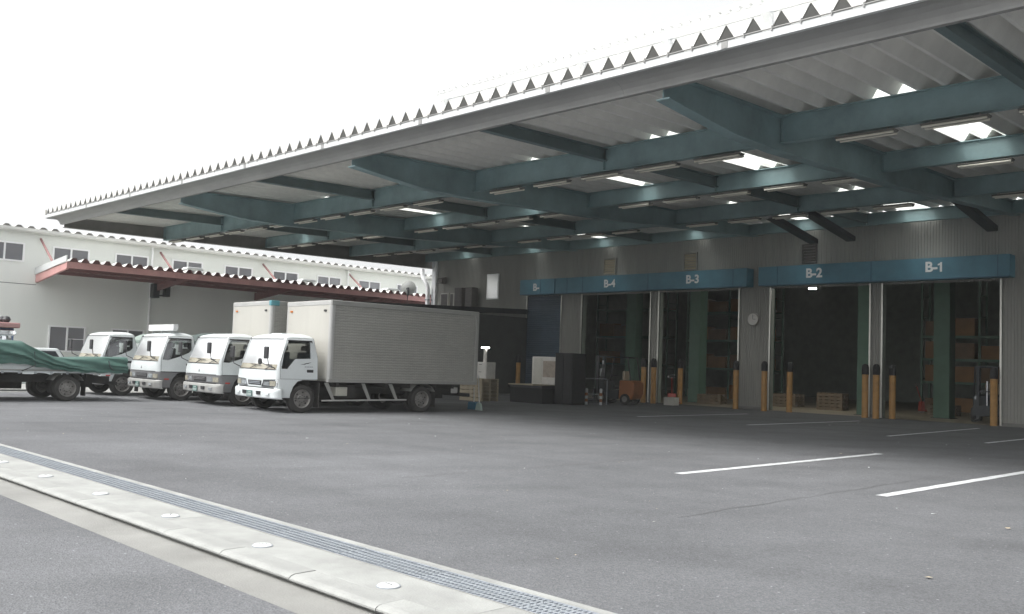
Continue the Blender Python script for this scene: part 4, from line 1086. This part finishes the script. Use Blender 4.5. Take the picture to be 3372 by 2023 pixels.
def make_cab(root, st, grey=True, wiper=True):
    paint = WHITE if st == 'a' else WHITE2
    bands = (lambda z: paint) if not grey else (lambda z: GREYP if z < 0.886 else paint)
    make_cab_body(st, bands, root, paint)
    z0, z1 = WZ[st]
    zm = z0+0.14
    b = MB(); front_patch(b, st, [(CV-1.075+0.02,zm),(CV+1.075-0.02,zm),(CV+0.98,z1-0.005),(CV-0.98,z1-0.005)], -0.018, 0.006, WSCR, 14, 6)
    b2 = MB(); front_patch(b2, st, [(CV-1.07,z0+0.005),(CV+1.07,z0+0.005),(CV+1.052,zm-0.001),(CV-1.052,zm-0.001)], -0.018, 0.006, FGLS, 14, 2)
    w = b.build('windscreen', root, smooth=True)
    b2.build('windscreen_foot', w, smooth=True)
    b = MB()  # black seal round the screen
    for q in ([(CV-1.095,z0-0.018),(CV+1.095,z0-0.018),(CV+1.09,z0+0.006),(CV-1.09,z0+0.006)],[(CV-0.99,z1-0.004),(CV+0.99,z1-0.004),(CV+0.985,z1+0.012),(CV-0.985,z1+0.012)]):
        front_patch(b, st, q, 0.004, 0.03, BLKP, 14, 1)
    b.build('screen_seal', w)
    for sd in (-1, 1):
        outer = [(-1.365,0.90),(-0.275,0.90),(-0.275,1.45),(-0.39,1.985),(-1.17,1.985),(-1.375,1.30)]
        if grey: outer = [(-1.365,0.895)]+[(-0.275,0.895)]+outer[2:]
        hole = inset(SWIN[st], -0.012)
        b = MB(); side_poly(b, outer, SWIN[st], 0.007, 0.02, paint, sd); d = b.build('door', root)
        b = MB(); side_poly(b, inset(outer, -0.010), SWIN[st], 0.002, 0.006, BLKP, sd); b.build('door_seal', d)
        b = MB(); side_poly(b, SWIN[st], None, -0.02, 0.005, SGLS, sd); b.build('door_window', d)
        b = MB(); y = CV+sd*(plin(HW,1.11)+0.012)
        b.box(-0.60,-0.40,min(y,y-sd*0.02),max(y,y-sd*0.02),1.075,1.155,BLKP); b.build('door_handle', d, bevel=0.012)
        b = MB(); y = CV+sd*(plin(HW,1.9)+0.01)
        b.prism([(-1.16,1.935),(-0.47,1.935),(-0.455,1.87),(-0.48,1.895),(-1.19,1.905)], 'y', min(y,y+sd*0.03), max(y,y+sd*0.03), BLKP); b.build('rain_visor', d)
    # interior
    b = MB(); b.prism([(-1.34,0.94),(-1.34,z0+0.0),(-1.18,z0+0.03),(-1.02,z0-0.06),(-1.02,0.94)], 'y', CV-1.05, CV+1.05, WSLOW); b.build('dashboard', root)
    for vc in (CV-0.55, CV+0.55):
        b = MB(); b.box(-0.95,-0.45,vc-0.27,vc+0.27,0.94,1.14,SEAT); b.prism([(-0.50,1.10),(-0.36,1.10),(-0.34,1.62),(-0.43,1.62)], 'y', vc-0.26, vc+0.26, SEAT)
        b.prism([(-0.42,1.66),(-0.34,1.66),(-0.33,1.80),(-0.40,1.80)], 'y', vc-0.13, vc+0.13, SEAT); b.build('seat', root, bevel=0.03)
    b = MB(); c = Vector((-0.93, CV+0.55, 1.30)); pts = [c+Vector((math.cos(a)*0.20*0.75, math.sin(a)*0.20, math.cos(a)*0.20*0.6)) for a in [k*2*PI/18 for k in range(19)]]
    b.tube(pts, 0.014, BLKP, 6, False); b.tube([c, c+Vector((-0.2,0,-0.25))], 0.03, BLKP, 8); b.tube([pts[0],pts[9]], 0.012, BLKP, 6); b.build('steering_wheel', root)
    # mirrors on the near front corner and on the far side
    for sd in (-1, 1):
        y = CV+sd*1.02
        b = MB(); b.tube([(fu(st,y,z0)-0.0,y,z0+0.03),(-1.66,y+sd*0.02,z0+0.12),(-1.70,y+sd*0.02,z0+0.36)], 0.013, BLKP, 6); m_ = b.build('mirror_arm', root)
        b = MB(); b.box(-1.75,-1.69,y-0.10,y+0.12,z0+0.28,z0+0.60,BLKP); b.build('mirror', m_, bevel=0.025)
    if st == 'a':
        b = MB(); b.lathe([(0.085,-0.02),(0.085,0.02),(0.05,0.035),(0.0005,0.04)], BLKP, 'x', (-1.66,CV-0.55,z0+0.20), 18); b.tube([(-1.5,CV-0.95,z0+0.04),(-1.66,CV-0.55,z0+0.19)], 0.012, BLKP, 6); b.build('under_mirror', root)
    for k in (-0.55, 0.35):
        b = MB(); z = z0+0.0
        b.tube([(fu(st,CV+k,z)-0.02,CV+k,z),(fu(st,CV+k-0.30,z+0.10)-0.02,CV+k-0.30,z+0.10)], 0.010, BLKP, 6); b.tube([(fu(st,CV+k-0.62,z+0.09)-0.018,CV+k-0.62,z+0.09),(fu(st,CV+k+0.02,z+0.13)-0.018,CV+k+0.02,z+0.13)], 0.009, BLKP, 6); b.build('wiper', root)
    # bumper
    def bump(zs, ex, m, name, hwb=1.265, rc=0.20):
        b = MB(); rings = []
        for z, e in zs:
            pts = []
            for k in range(21):
                a = -PI/2+PI*k/20
                if k <= 6: th = PI/2*(k/6); pts.append((-1.40-ex-e+0.0+rc-rc*math.sin(th), CV-hwb+rc-rc*math.cos(th), z))
                elif k >= 14: th = PI/2*((20-k)/6); pts.append((-1.40-ex-e+rc-rc*math.sin(th), CV+hwb-rc+rc*math.cos(th), z))
                else:
                    t = (k-6)/8; v = CV-hwb+rc+(2*hwb-2*rc)*t; pts.append((-1.40-ex-e-0.03*(1-(2*t-1)**2), v, z))
            pts = [(-1.365,CV-hwb,z)]+pts+[(-1.365,CV+hwb,z)]
            rings.append(pts)
        n = len(rings[0])
        for i in range(len(rings)-1): b.add(rings[i]+rings[i+1], [(k,k+1,n+k+1,n+k) for k in range(n-1)], m)
        b.add(rings[0], [tuple(range(n-1,-1,-1))], m); b.add(rings[-1], [tuple(range(n))], m)
        return b.build(name, root, smooth=True)
    bl = [(0.36,-0.03),(0.39,0.0),(0.55,0.012),(0.605,0.0),(0.625,-0.03)]
    bp = bump(bl, 0.14, paint if st == 'a' else mat('bumper_worn',(0.40,0.40,0.385),0.4,0.2,var=0.15,scale=3), 'bumper')
    xf = -1.40-0.14-0.042
    b = MB()
    for v in (CV+0.45, CV-0.38): b.prism([(v-0.10,0.45),(v+0.10,0.45),(v+0.12,0.545),(v-0.12,0.545)], 'x', xf-0.012, xf+0.03, BLKP)
    b.build('bumper_slot', bp)
    b = MB(); b.box(xf-0.02,xf-0.008,CV-0.13+0.1,CV+0.21+0.0+0.06,0.385,0.545,PLATE); pl = b.build('number_plate', bp)
    b = MB()
    for k in range(4): b.box(xf-0.024,xf-0.021,CV-0.01+k*0.066,CV+0.035+k*0.066,0.405,0.475,PLTW)
    b.box(xf-0.024,xf-0.021,CV+0.02,CV+0.20,0.50,0.52,PLTW); b.build('plate_figures', pl)
    b = MB()
    for sd in (-1,1): b.box(xf-0.006,xf+0.02,CV+sd*0.86-0.10,CV+sd*0.86+0.10,0.455,0.52,LAMP if st=='b' else paint)
    b.build('fog_lamp', bp)
    b = MB(); front_patch(b, st, [(CV-1.19,0.622),(CV+1.19,0.622),(CV+1.19,0.655),(CV-1.19,0.655)], 0.004, 0.03, BLKP, 14, 1); b.build('bumper_gap', root)
    # lamps and grille
    for sd in (-1,1):
        def X(q): return [(CV+sd*v, z) for v, z in q]
        if st == 'a':
            q = X([(0.40,0.665),(1.165,0.665),(1.17,0.885),(0.52,0.855)]); q2 = X([(0.86,0.70),(1.12,0.70),(1.13,0.83),(0.86,0.83)]); q3 = X([(0.52,0.70),(0.80,0.70),(0.80,0.80),(0.56,0.80)])
        else:
            q = X([(0.50,0.665),(1.17,0.665),(1.17,0.83),(0.50,0.83)]); q2 = X([(0.88,0.68),(1.15,0.68),(1.15,0.815),(0.88,0.815)]); q3 = X([(0.55,0.69),(0.82,0.69),(0.82,0.805),(0.55,0.805)])
        b = MB(); front_patch(b, st, q, 0.012, 0.03, CHROME if st=='a' else GREYP, 8, 2); hl = b.build('headlight', root)
        b = MB(); front_patch(b, st, q3, 0.02, 0.02, LAMP, 6, 2); b.build('lens', hl)
        b = MB(); front_patch(b, st, q2, 0.02, 0.02, mat('clear_amber_lens',(0.42,0.40,0.33),0.2,0.2,var=0.25,scale=14), 6, 2); b.build('indicator', hl)
    b = MB()
    gq = [(CV-0.38,0.70),(CV+0.38,0.70),(CV+0.40,0.825),(CV-0.40,0.825)] if st == 'a' else [(CV-0.42,0.675),(CV+0.42,0.675),(CV+0.42,0.815),(CV-0.42,0.815)]
    front_patch(b, st, gq, 0.008, 0.03, BLKP, 8, 2); g_ = b.build('grille', root)
    b = MB()
    for z in (0.735,0.775): front_patch(b, st, [(gq[0][0]+0.05,z),(gq[1][0]-0.05,z),(gq[1][0]-0.05,z+0.018),(gq[0][0]+0.05,z+0.018)], 0.016, 0.01, GALV if st=='a' else GREYP, 8, 1)
    b.build('grille_bar', g_)
    if st == 'b':   # three-lozenge emblem on the front panel
        b = MB(); zc, vc = 1.005, CV+0.05; s_ = 0.05
        for a in (PI/2, PI/2+2*PI/3, PI/2+4*PI/3):
            d = Vector((math.cos(a), math.sin(a))); e = Vector((-d.y, d.x))
            pts = [d*0.002, d*s_*0.5+e*s_*0.29, d*s_, d*s_*0.5-e*s_*0.29]
            u = fu(st, vc, zc)
            b.add([(u-0.006, vc-p.x, zc+p.y-0.02) for p in pts]+[(u+0.01, vc-p.x, zc+p.y-0.02) for p in pts], [(0,1,2,3),(0,4,5,1),(1,5,6,2),(2,6,7,3),(3,7,4,0)], STEELD)
        b.build('emblem', root)
        b = MB(); 
        if grey:
            front_patch(b, st, [(CV-1.195,0.885),(CV+1.195,0.885),(CV+1.195,0.897),(CV-1.195,0.897)], 0.006, 0.02, STEELD, 14, 1)
            side_poly(b, [(-1.36,0.872),(-0.27,0.872),(-0.27,0.888),(-1.36,0.888)], None, 0.009, 0.01, STEELD, -1)
            b.build('belt_trim', root)
        b = MB(); y = CV-plin(HW,0.66)
        b.box(-1.27,-1.13,y-0.012,y+0.01,0.64,0.68,REDL); b.build('side_marker', root)
    else:           # dark swash mark and small grey lettering on the near door
        b = MB(); y = CV-plin(HW,1.3)-0.009
        for k, (a, c, z, h) in enumerate(((-0.80,-0.62,1.285,0.018),(-0.70,-0.52,1.305,0.026),(-0.60,-0.47,1.33,0.018))):
            yy = CV-plin(HW,z)-0.009
            b.prism([(a,z),(c-0.03,z+h*0.4),(c,z+h*1.5),(a+0.09,z+h)], 'y', yy, yy+0.004, STEELD)
        b.build('door_emblem', root)
        b = MB()
        for k in range(5):
            x = -0.66+k*0.05; z = 1.215; yy = CV-plin(HW,z)-0.009
            b.box(x,x+0.03,yy,yy+0.003,z,z+0.028,GALV)
        b.build('door_lettering', root)
    b = MB(); b.box(-1.42,-0.30,CV-1.17,CV-1.02,0.385,0.40,BLKP); b.build('step', root)
def make_chassis(root, L, wb=3.2, u0=-0.70, r=0.375, dualw=True):
    b = MB()
    for v in (CV-0.42, CV+0.42): b.box(-1.3,L-0.05,v-0.04,v+0.04,0.50,0.70,CHAS)
    for u in (-0.7,0.3,1.4,2.4,3.2,L-0.3): b.box(u-0.05,u+0.05,CV-0.38,CV+0.38,0.52,0.66,CHAS)
    b.tube([(u0,CV-1.0,r),(u0,CV+1.0,r)], 0.06, CHAS); b.tube([(wb,CV-1.0,r),(wb,CV+1.0,r)], 0.09, CHAS)
    b.lathe([(0.02,-0.2),(0.2,-0.1),(0.2,0.1),(0.02,0.2)], CHAS, 'x', (wb,CV,r), 14)
    b.box(0.35,1.2,CV+0.5,CV+1.05,0.38,0.72,CHAS); b.box(0.5,1.05,CV-1.0,CV-0.5,0.40,0.74,CHAS)
    b.box(-1.25,-0.3,CV-0.6,CV+0.6,0.34,0.88,CHAS); b.box(0.4,2.5,CV+0.45,CV+1.1,0.27,0.74,CHAS); b.box(3.8,L-0.4,CV-0.1,CV+1.0,0.35,0.74,CHAS)  # added dark boxes that fill in the shade under the lorry
    for v in (0.14,2*CV-0.44): b.box(-0.20,-0.18,v,v+0.30,0.14,0.80,CHAS); b.box(wb+0.5,wb+0.52,v,v+0.34,0.14,0.80,CHAS)
    b.box(L-0.1,L-0.02,CV-1.0,CV+1.0,0.45,0.55,CHAS)
    b.build('chassis', root)
    make_wheel(root, u0, 0.26, r, 0.24, -1); make_wheel(root, u0, 2*CV-0.26, r, 0.24, 1)
    for v, f in ((0.20,-1),(0.46,-1),(2*CV-0.46,1),(2*CV-0.20,1)): make_wheel(root, wb, v, r, 0.22, f, True)
def make_van_box(root, L, Wd, zb, zt, teal=False):
    b = MB(); b.box(0.02,L-0.02,0.03,Wd-0.03,zb+0.02,zt-0.02,BOXP); box = b.build('cargo_box', root)
    b = MB(); b.box(-0.012,0.019,0.11,Wd-0.11,zb+0.08,zt-0.10,BOXP); b.build('front_panel', box, bevel=0.006)
    # ribbed aluminium sides
    for sd in (0, 1):
        y = 0.03 if sd == 0 else Wd-0.03; s_ = -1 if sd == 0 else 1
        pr = []; z = zb+0.10
        while z < zt-0.13:
            pr += [(0.0,z),(0.0,z+0.028),(0.004,z+0.034),(0.004,z+0.068)]; z += 0.074
        pr.append((0.0, zt-0.12))
        b = MB(); b.ext([(y+s_*(0.004+d), z) for d, z in pr], 'x', 0.11, L-0.12, BOXA); b.build('side_panel', box, recalc=False)
        b = MB(); yy = sorted((y-s_*0.02, y+s_*0.030))
        b.box(0.0,L,yy[0],yy[1],zt-0.125,zt,BOXF2); b.build('top_rail', box, bevel=0.012)
        b = MB(); b.box(0.0,L,yy[0],yy[1],zb,zb+0.095,BOXF2); b.build('bottom_rail', box, bevel=0.008)
        b = MB(); b.box(L-0.115,L+0.003,yy[0]-0.001,yy[1]+0.001,zb+0.096,zt-0.126,BOXF2); b.build('rear_post', box, bevel=0.01)
        b = MB(); b.lathe([(0.075,zb+0.0),(0.075,zt-0.03)], BOXF, 'z', (0.052,y-s_*0.05,0), 20)
        b.box(0.05,0.108,min(y,y+s_*0.026),max(y,y+s_*0.026),zb+0.0,zt-0.126,BOXF); b.build('corner_post', box, smooth=True)
        b = MB(); b.box(-0.035,-0.012,Wd/2+s_*(Wd/2-0.32)-0.06,Wd/2+s_*(Wd/2-0.32)+0.06,zt-0.30,zt-0.25,ORANGEL if sd else BLKP); b.build('marker_lamp', box)
    b = MB(); b.box(-0.022,0.03,0.03,Wd-0.03,zt-0.13,zt+0.004,BOXF); b.build('front_rail', box, bevel=0.02)
    b = MB(); b.box(0.0,L,0.02,Wd-0.02,zt-0.02,zt+0.012,BOXF); b.build('roof', box, bevel=0.01)
    if teal:
        b = MB(); b.box(-0.03,0.25,-0.012,0.13,zt-0.135,zt+0.02,TEALC); b.build('corner_cap', box, bevel=0.015)
    b = MB(); b.box(L,L+0.03,0.05,Wd/2-0.01,zb+0.06,zt-0.08,BOXP); b.build('rear_door', box); b = MB(); b.box(L,L+0.03,Wd/2+0.01,Wd-0.05,zb+0.06,zt-0.08,BOXP); b.build('rear_door', box)
    for u in [0.3+0.8*k for k in range(6)]:
        b = MB(); b.box(u,u+0.08,0.1,Wd-0.1,zb-0.13,zb+0.0,CHAS); b.build('cross_bearer', box)
    # side guard, pale battery box, mudguards
    g = MB(); g.tube([(-0.15,0.06,0.33),(2.62,0.06,0.36)], 0.022, BOXF, 8); gd = g.build('side_guard', root)
    for u in (0.22,1.38,2.30):
        b = MB(); b.add([(u-0.28,0.10,zb-0.02),(u-0.16,0.10,zb-0.02),(u+0.03,0.05,0.34),(u-0.05,0.05,0.34),(u-0.28,0.14,zb-0.02),(u-0.16,0.14,zb-0.02),(u+0.03,0.08,0.34),(u-0.05,0.08,0.34)],
                        [(0,1,2,3),(4,7,6,5),(0,4,5,1),(1,5,6,2),(2,6,7,3),(3,7,4,0)], BOXF2); b.build('guard_post', gd)
    b = MB(); b.box(0.30,0.66,0.10,0.45,0.46,0.70,mat('battery_box_beige',(0.50,0.49,0.43),0.6)); b.build('battery_box', root, bevel=0.012)
    b = MB(); b.box(4.35,4.58,0.15,0.22,0.56,0.74,BOXF); b.build('rear_lamp', root, bevel=0.02)
def mudguard(root, u, r, m):
    b = MB(); pts = []
    for k in range(9):
        a = PI*(0.16+0.68*k/8); pts.append((u+math.cos(a)*(r+0.12), r+math.sin(a)*(r+0.10)))
    n = len(pts)
    b.add([(x,0.04,z) for x,z in pts]+[(x,0.62,z) for x,z in pts]+[(x,0.04,z+0.012) for x,z in pts], [(i,i+1,n+i+1,n+i) for i in range(n-1)], m)
    b.build('mudguard', root, smooth=True, recalc=False)
def tarp_hump(root, u0, u1, v0, v1, zb, zt, m, name, seed, lump=0.06):
    rnd = random.Random(seed); ph = [rnd.uniform(0,6.3) for _ in range(8)]
    def fn(s_, t):
        u = u0+(u1-u0)*s_; a = PI*t
        cx = math.cos(a); sx = math.sin(a)
        v = (v0+v1)/2-(v1-v0)/2*(abs(cx)**0.55)*(1 if cx > 0 else -1)
        z = zb+(zt-zb)*(sx**0.45)
        e = min(1, s_/0.06, (1-s_)/0.06)
        z = zb+(z-zb)*(0.75+0.25*e)
        z += lump*sx*(math.sin(5*u+ph[0])*0.5+math.sin(9*u+3*t+ph[1])*0.3+math.sin(4*t*PI+2.2*u+ph[2])*0.4)
        v += 0.02*math.sin(14*u+ph[3]+3*t)
        return (u, v, z)
    b = MB(); b.grid(fn, 40, 24, m)
    for s_ in (0, 1): b.add([fn(s_, j/24) for j in range(25)], [tuple(range(25))], m)
    return b.build(name, root, smooth=True, recalc=False)
def truck_root(label, x, y, a, name='box_truck'):
    d = Vector((math.sin(a), math.cos(a))); n = Vector((-math.cos(a), math.sin(a)))
    p = Vector((x,y))+d*1.49-n*0.12
    return thing(name, label, 'lorry', (p.x,p.y,0), PI/2-a, 'lorries parked side by side in the yard')
def cargo_bed(root, L, m):
    b = MB(); b.box(0.0,L,0.05,2.57,0.83,0.93,m); bd = b.build('cargo_bed', root, bevel=0.01)
    for y0, y1 in ((0.03,0.07),(2.55,2.59)):
        b = MB(); b.box(0.0,L,y0,y1,0.80,1.22,m); b.build('side_board', bd, bevel=0.006)
    b = MB(); b.box(-0.03,0.01,0.05,2.57,0.83,1.75,m); b.build('headboard', bd)
# nearest lorry with the silver box
a1 = 0.061
d1 = Vector((math.sin(a1), math.cos(a1))); n1 = Vector((-math.cos(a1), math.sin(a1)))
c1 = Vector((-21.344,14.272))-d1*1.49+n1*0.12
T = truck_root('white box lorry with ribbed silver cargo box, nearest and rightmost of the parked row', c1.x, c1.y, a1)
make_cab(T, 'a', grey=False); make_chassis(T, 5.2); make_van_box(T, 5.2, 2.565, 0.83, 3.07); mudguard(T, 3.2, 0.375, BOXF2)
b = MB(); b.prism([(-1.0,2.085),(-0.96,2.125),(-0.6,2.125),(-0.55,2.09)], 'y', CV-0.35, CV+0.25, WHITE); b.build('roof_vent', T, bevel=0.015)
T = truck_root('white lorry with grey lower band and silver box, second from the right in the row', -24.62, 12.74, 0.05)
make_cab(T, 'b'); make_chassis(T, 5.2); make_van_box(T, 5.2, 2.565, 0.83, 3.12, True); mudguard(T, 3.2, 0.375, BOXF2)
T = truck_root('white lorry with grey lower band and white roof rack, third from the right', -27.7, 12.33, 0.05, 'flatbed_lorry')
make_cab(T, 'b'); make_chassis(T, 4.6); cargo_bed(T, 4.5, WHITE2); tarp_hump(T, 0.12, 4.3, 0.15, 2.45, 0.94, 2.16, TARPD, 'tarpaulin', 3)
b = MB(); b.box(-1.02,-0.86,CV-1.05,CV+1.0,2.16,2.36,FLASH); rk = b.build('roof_rack', T, bevel=0.012)
b = MB()
for v in (CV-0.75, CV, CV+0.75): b.tube([(-0.94,v,2.17),(-0.94,v,2.085)], 0.018, GALVL, 6); b.tube([(-0.94,v,2.14),(-0.55,v,2.09)], 0.016, GALVL, 6)
b.build('rack_leg', rk)
b = MB()
for v in (CV-0.7,CV+0.7): b.tube([(-0.94,v,2.14),(-0.94,v,2.14)], 0.01, GALVL)
tb = thing('tarpaulin_bundle', 'blue tarpaulin bundle lying on the dark green load of the third lorry', 'tarpaulin', (T.location.x-0.55, T.location.y+3.3, 2.12))
tarp_hump(tb, -0.8, 0.8, -0.35, 0.35, 0.0, 0.22, TARPB, 'bundle', 9, 0.03)
T = truck_root('plain white lorry with grey-green covered load, leftmost, behind the green tarpaulin', -30.75, 11.75, 0.04, 'flatbed_lorry')
make_cab(T, 'b', grey=False); make_chassis(T, 4.6); cargo_bed(T, 4.5, WHITE2); tarp_hump(T, 0.12, 4.3, 0.15, 2.45, 0.94, 2.12, TARPL, 'tarpaulin', 4)

# ------------------------------------------------------------------ flatbed in front with the green sheet
fb = thing('flatbed_truck', 'white flatbed truck cut by the left edge, its bed draped with a green sheet', 'lorry', (-27.5,6.5,0), PI/2)
off = bpy.data.objects.new('cab_group', None)
COL.objects.link(off)
cabtmp = bpy.data.objects.new('tmp', None); COL.objects.link(cabtmp)
make_cab(cabtmp, 'b', grey=False)
for o in list(cabtmp.children):
    o.parent = fb; o.location.x += 0.55
bpy.data.objects.remove(cabtmp, do_unlink=True); bpy.data.objects.remove(off, do_unlink=True)
make_chassis(fb, 4.7, 3.2, -0.15, 0.36); mudguard(fb, 3.2, 0.36, BOXF2)
b = MB(); b.box(0.6,4.7,0.03,2.57,0.80,0.90,BOXF2); bed = b.build('cargo_bed', fb, bevel=0.01)
b = MB(); b.box(0.6,4.7,0.0,0.045,0.79,1.05,WHITE2); b.build('side_board', bed, bevel=0.006)
b = MB(); b.box(0.6,4.7,2.55,2.595,0.79,1.05,WHITE2); b.build('side_board', bed, bevel=0.006)
b = MB(); b.box(4.66,4.72,0.05,2.55,0.79,1.16,WHITE2); b.build('tailboard', bed)
b = MB(); b.tube([(0.7,-0.02,0.86),(4.68,-0.02,0.86)], 0.018, BOXF2, 6)
for k in range(9): b.box(1.0+k*0.42,1.06+k*0.42,-0.03,0.0,0.76,0.82,GALVL)
b.build('lashing_rail', bed)
def sheet_fn(s_, t):
    # s_: along the bed front to tail, t: 0 near lower edge .. 1 far lower edge
    u = 0.75+4.05*s_
    s_ = (u-1.95)/2.80
    top = 1.63-0.36*min(1, max(0,s_)/0.30)**0.8+0.06*max(0,-s_)/0.4-0.04*math.sin(PI*min(1,max(0,(s_-0.3)/0.7)))+0.09*max(0,s_-0.45)
    lo = 1.03-0.21*min(1, max(0,s_)/0.55)**0.7+0.012*math.sin(40*s_)
    prof = [(0.0,-0.11,0.0),(0.16,-0.12,0.45),(0.26,-0.03,0.93),(0.34,0.22,1.0),(0.5,0.6,1.0),(0.66,1.0,0.95),(0.76,1.15,0.8),(1.0,1.25,0.1)]
    for (a, p, q), (c, p2, q2) in zip(prof[:-1], prof[1:]):
        if t <= c:
            k = (t-a)/(c-a); v = p+(p2-p)*k; h = q+(q2-q)*k; break
    z = lo+(top-lo)*h
    # hanging folds that run down and towards the tail
    w = math.exp(-((t-0.15)/0.13)**2)
    v += w*(0.030*math.sin(26*(s_*0.55+t*1.3))+0.022*math.sin(47*(s_*0.4+t*1.6)+1.1)+0.012*math.sin(80*(s_*0.3+t)))
    z += 0.025*math.sin(9*s_+4*t)*math.sin(PI*t)
    return (u, v, z)
b = MB(); b.grid(sheet_fn, 90, 56, TARPG); b.add([sheet_fn(1,j/56) for j in range(57)], [tuple(range(57))], TARPG); b.add([sheet_fn(0,j/56) for j in range(57)], [tuple(range(57))], TARPG)
shd = thing('green_sheet', 'green tarpaulin sagging over the load of the flatbed at the left edge', 'tarpaulin', (-27.5,6.5,0), PI/2)
b.build('sheet', shd, smooth=True, recalc=False)
b = MB()
for s_ in (0.36,0.86):
    p = sheet_fn(s_,0.22); b.tube([(p[0],p[1]-0.05,p[2]),(p[0]+0.02,-0.16,1.0),(p[0]+(0.25 if s_>0.5 else -0.28),-0.03,0.83)], 0.014, BLKP, 6)
b.build('lashing_strap', shd)
# chrome and red machine standing behind the flatbed's cab
cm = thing('crane_base', 'red and chrome crane column with round black knobs at the left edge of the picture', 'crane', (-29.15,8.42,0.9))
b = MB(); b.lathe([(0.24,0.0),(0.24,0.5),(0.18,0.62),(0.18,1.05)], CHROME, n=20); b.build('column', cm, smooth=True)
b = MB(); b.lathe([(0.25,0.62),(0.28,0.66),(0.28,0.74),(0.2,0.78)], FLASH, n=20); b.lathe([(0.24,0.90),(0.30,0.95),(0.30,1.04),(0.2,1.07)], CHROME, n=20); b.build('collar', cm, smooth=True)
b = MB(); b.box(-0.55,0.36,-0.3,0.3,1.12,1.27,mat('faded_red',(0.45,0.25,0.24),0.5)); b.build('crane_head', cm, bevel=0.03)
b = MB(); b.box(-0.3,0.3,-0.25,0.25,0.42,0.54,REDM); b.build('crane_foot', cm, bevel=0.03)
b = MB(); b.box(-0.5,-0.05,-0.34,0.26,0.72,1.12,mat('faded_blue',(0.20,0.28,0.50),0.5)); b.build('control_box', cm, bevel=0.02)
for x in (-0.32,0.08):
    b = MB(); b.lathe([(0.0005,-0.10),(0.07,-0.08),(0.115,0.0),(0.07,0.08),(0.0005,0.10)], BLKP, 'z', (x,0,1.36), 14, False); b.build('knob', cm, smooth=True)
b = MB()
for z in (0.25,0.85,1.02): b.lathe([(0.0005,0.0),(0.10,0.02),(0.115,0.07),(0.0005,0.09)], CHROME, 'y', (0.18,-0.36,z), 16, False)
b.build('work_lamp', cm, smooth=True)
# white car behind the flatbed
cr_ = thing('parked_car', 'white small car parked behind the green-sheeted flatbed, only its roof in view', 'car', (-34.4,10.2,0.0), PI/2)
b = MB(); b.prism([(-1.75,0.25),(1.78,0.25),(1.82,0.55),(1.72,0.86),(-0.95,0.92),(-1.70,0.78),(-1.78,0.5)], 'y', -0.74, 0.74, WHITE); b.build('body', cr_, bevel=0.06)
b = MB()
b.add([(-0.95,-0.70,0.90),(1.70,-0.70,0.86),(1.70,0.70,0.86),(-0.95,0.70,0.90),(-0.30,-0.58,1.46),(1.30,-0.58,1.48),(1.30,0.58,1.48),(-0.30,0.58,1.46)], [(0,1,5,4),(1,2,6,5),(2,3,7,6),(3,0,4,7),(4,5,6,7)], WHITE); b.build('cabin', cr_, bevel=0.05)
dg_ = glass('dark_car_glass', (0.03,0.035,0.04))
for sd in (-1,1):
    b = MB(); b.add([(-0.72,sd*0.693,0.98),(1.48,sd*0.693,0.96),(1.20,sd*0.607,1.38),(-0.28,sd*0.607,1.38)], [(0,1,2,3)], dg_); b.build('side_window', cr_)
b = MB(); b.add([(1.645,-0.60,1.0),(1.645,0.60,1.0),(1.39,0.52,1.40),(1.39,-0.52,1.40)], [(0,1,2,3)], dg_); b.build('rear_window', cr_)
b = MB(); b.add([(-0.86,-0.60,1.0),(-0.86,0.60,1.0),(-0.40,0.52,1.40),(-0.40,-0.52,1.40)], [(0,1,2,3)], dg_); b.build('windscreen', cr_)
for u in (-1.1,1.15):
    for v, f in ((-0.66,-1),(0.66,1)): make_wheel(cr_, u, v, 0.28, 0.17, f)
for v in (-0.55,0.55):
    b = MB(); b.box(1.76,1.83,v-0.12,v+0.12,0.6,0.82,REDL); b.build('tail_light', cr_)
# stray temporary objects are not part of the place
for o in list(bpy.data.objects):
    if o.name.startswith('cutter') or o.name.startswith('tmp'): bpy.data.objects.remove(o, do_unlink=True)

# ------------------------------------------------------------------ thin veil added to lift the dark tones
hb = MB(); hb.box(-330,330,-330,330,-1.3,19.0,DARK)
hz = hb.build('added_haze'); hz.data.materials.clear()
hm = bpy.data.materials.new('added_haze_volume'); hm.use_nodes = True; hm.node_tree.nodes.clear()
_pv = hm.node_tree.nodes.new('ShaderNodeVolumePrincipled'); _pv.inputs['Color'].default_value = (0.93,0.95,0.93,1); _pv.inputs['Density'].default_value = 0.0008
_ho = hm.node_tree.nodes.new('ShaderNodeOutputMaterial'); hm.node_tree.links.new(_pv.outputs[0], _ho.inputs['Volume'])
hz.data.materials.append(hm); tag(hz, kind='stuff')
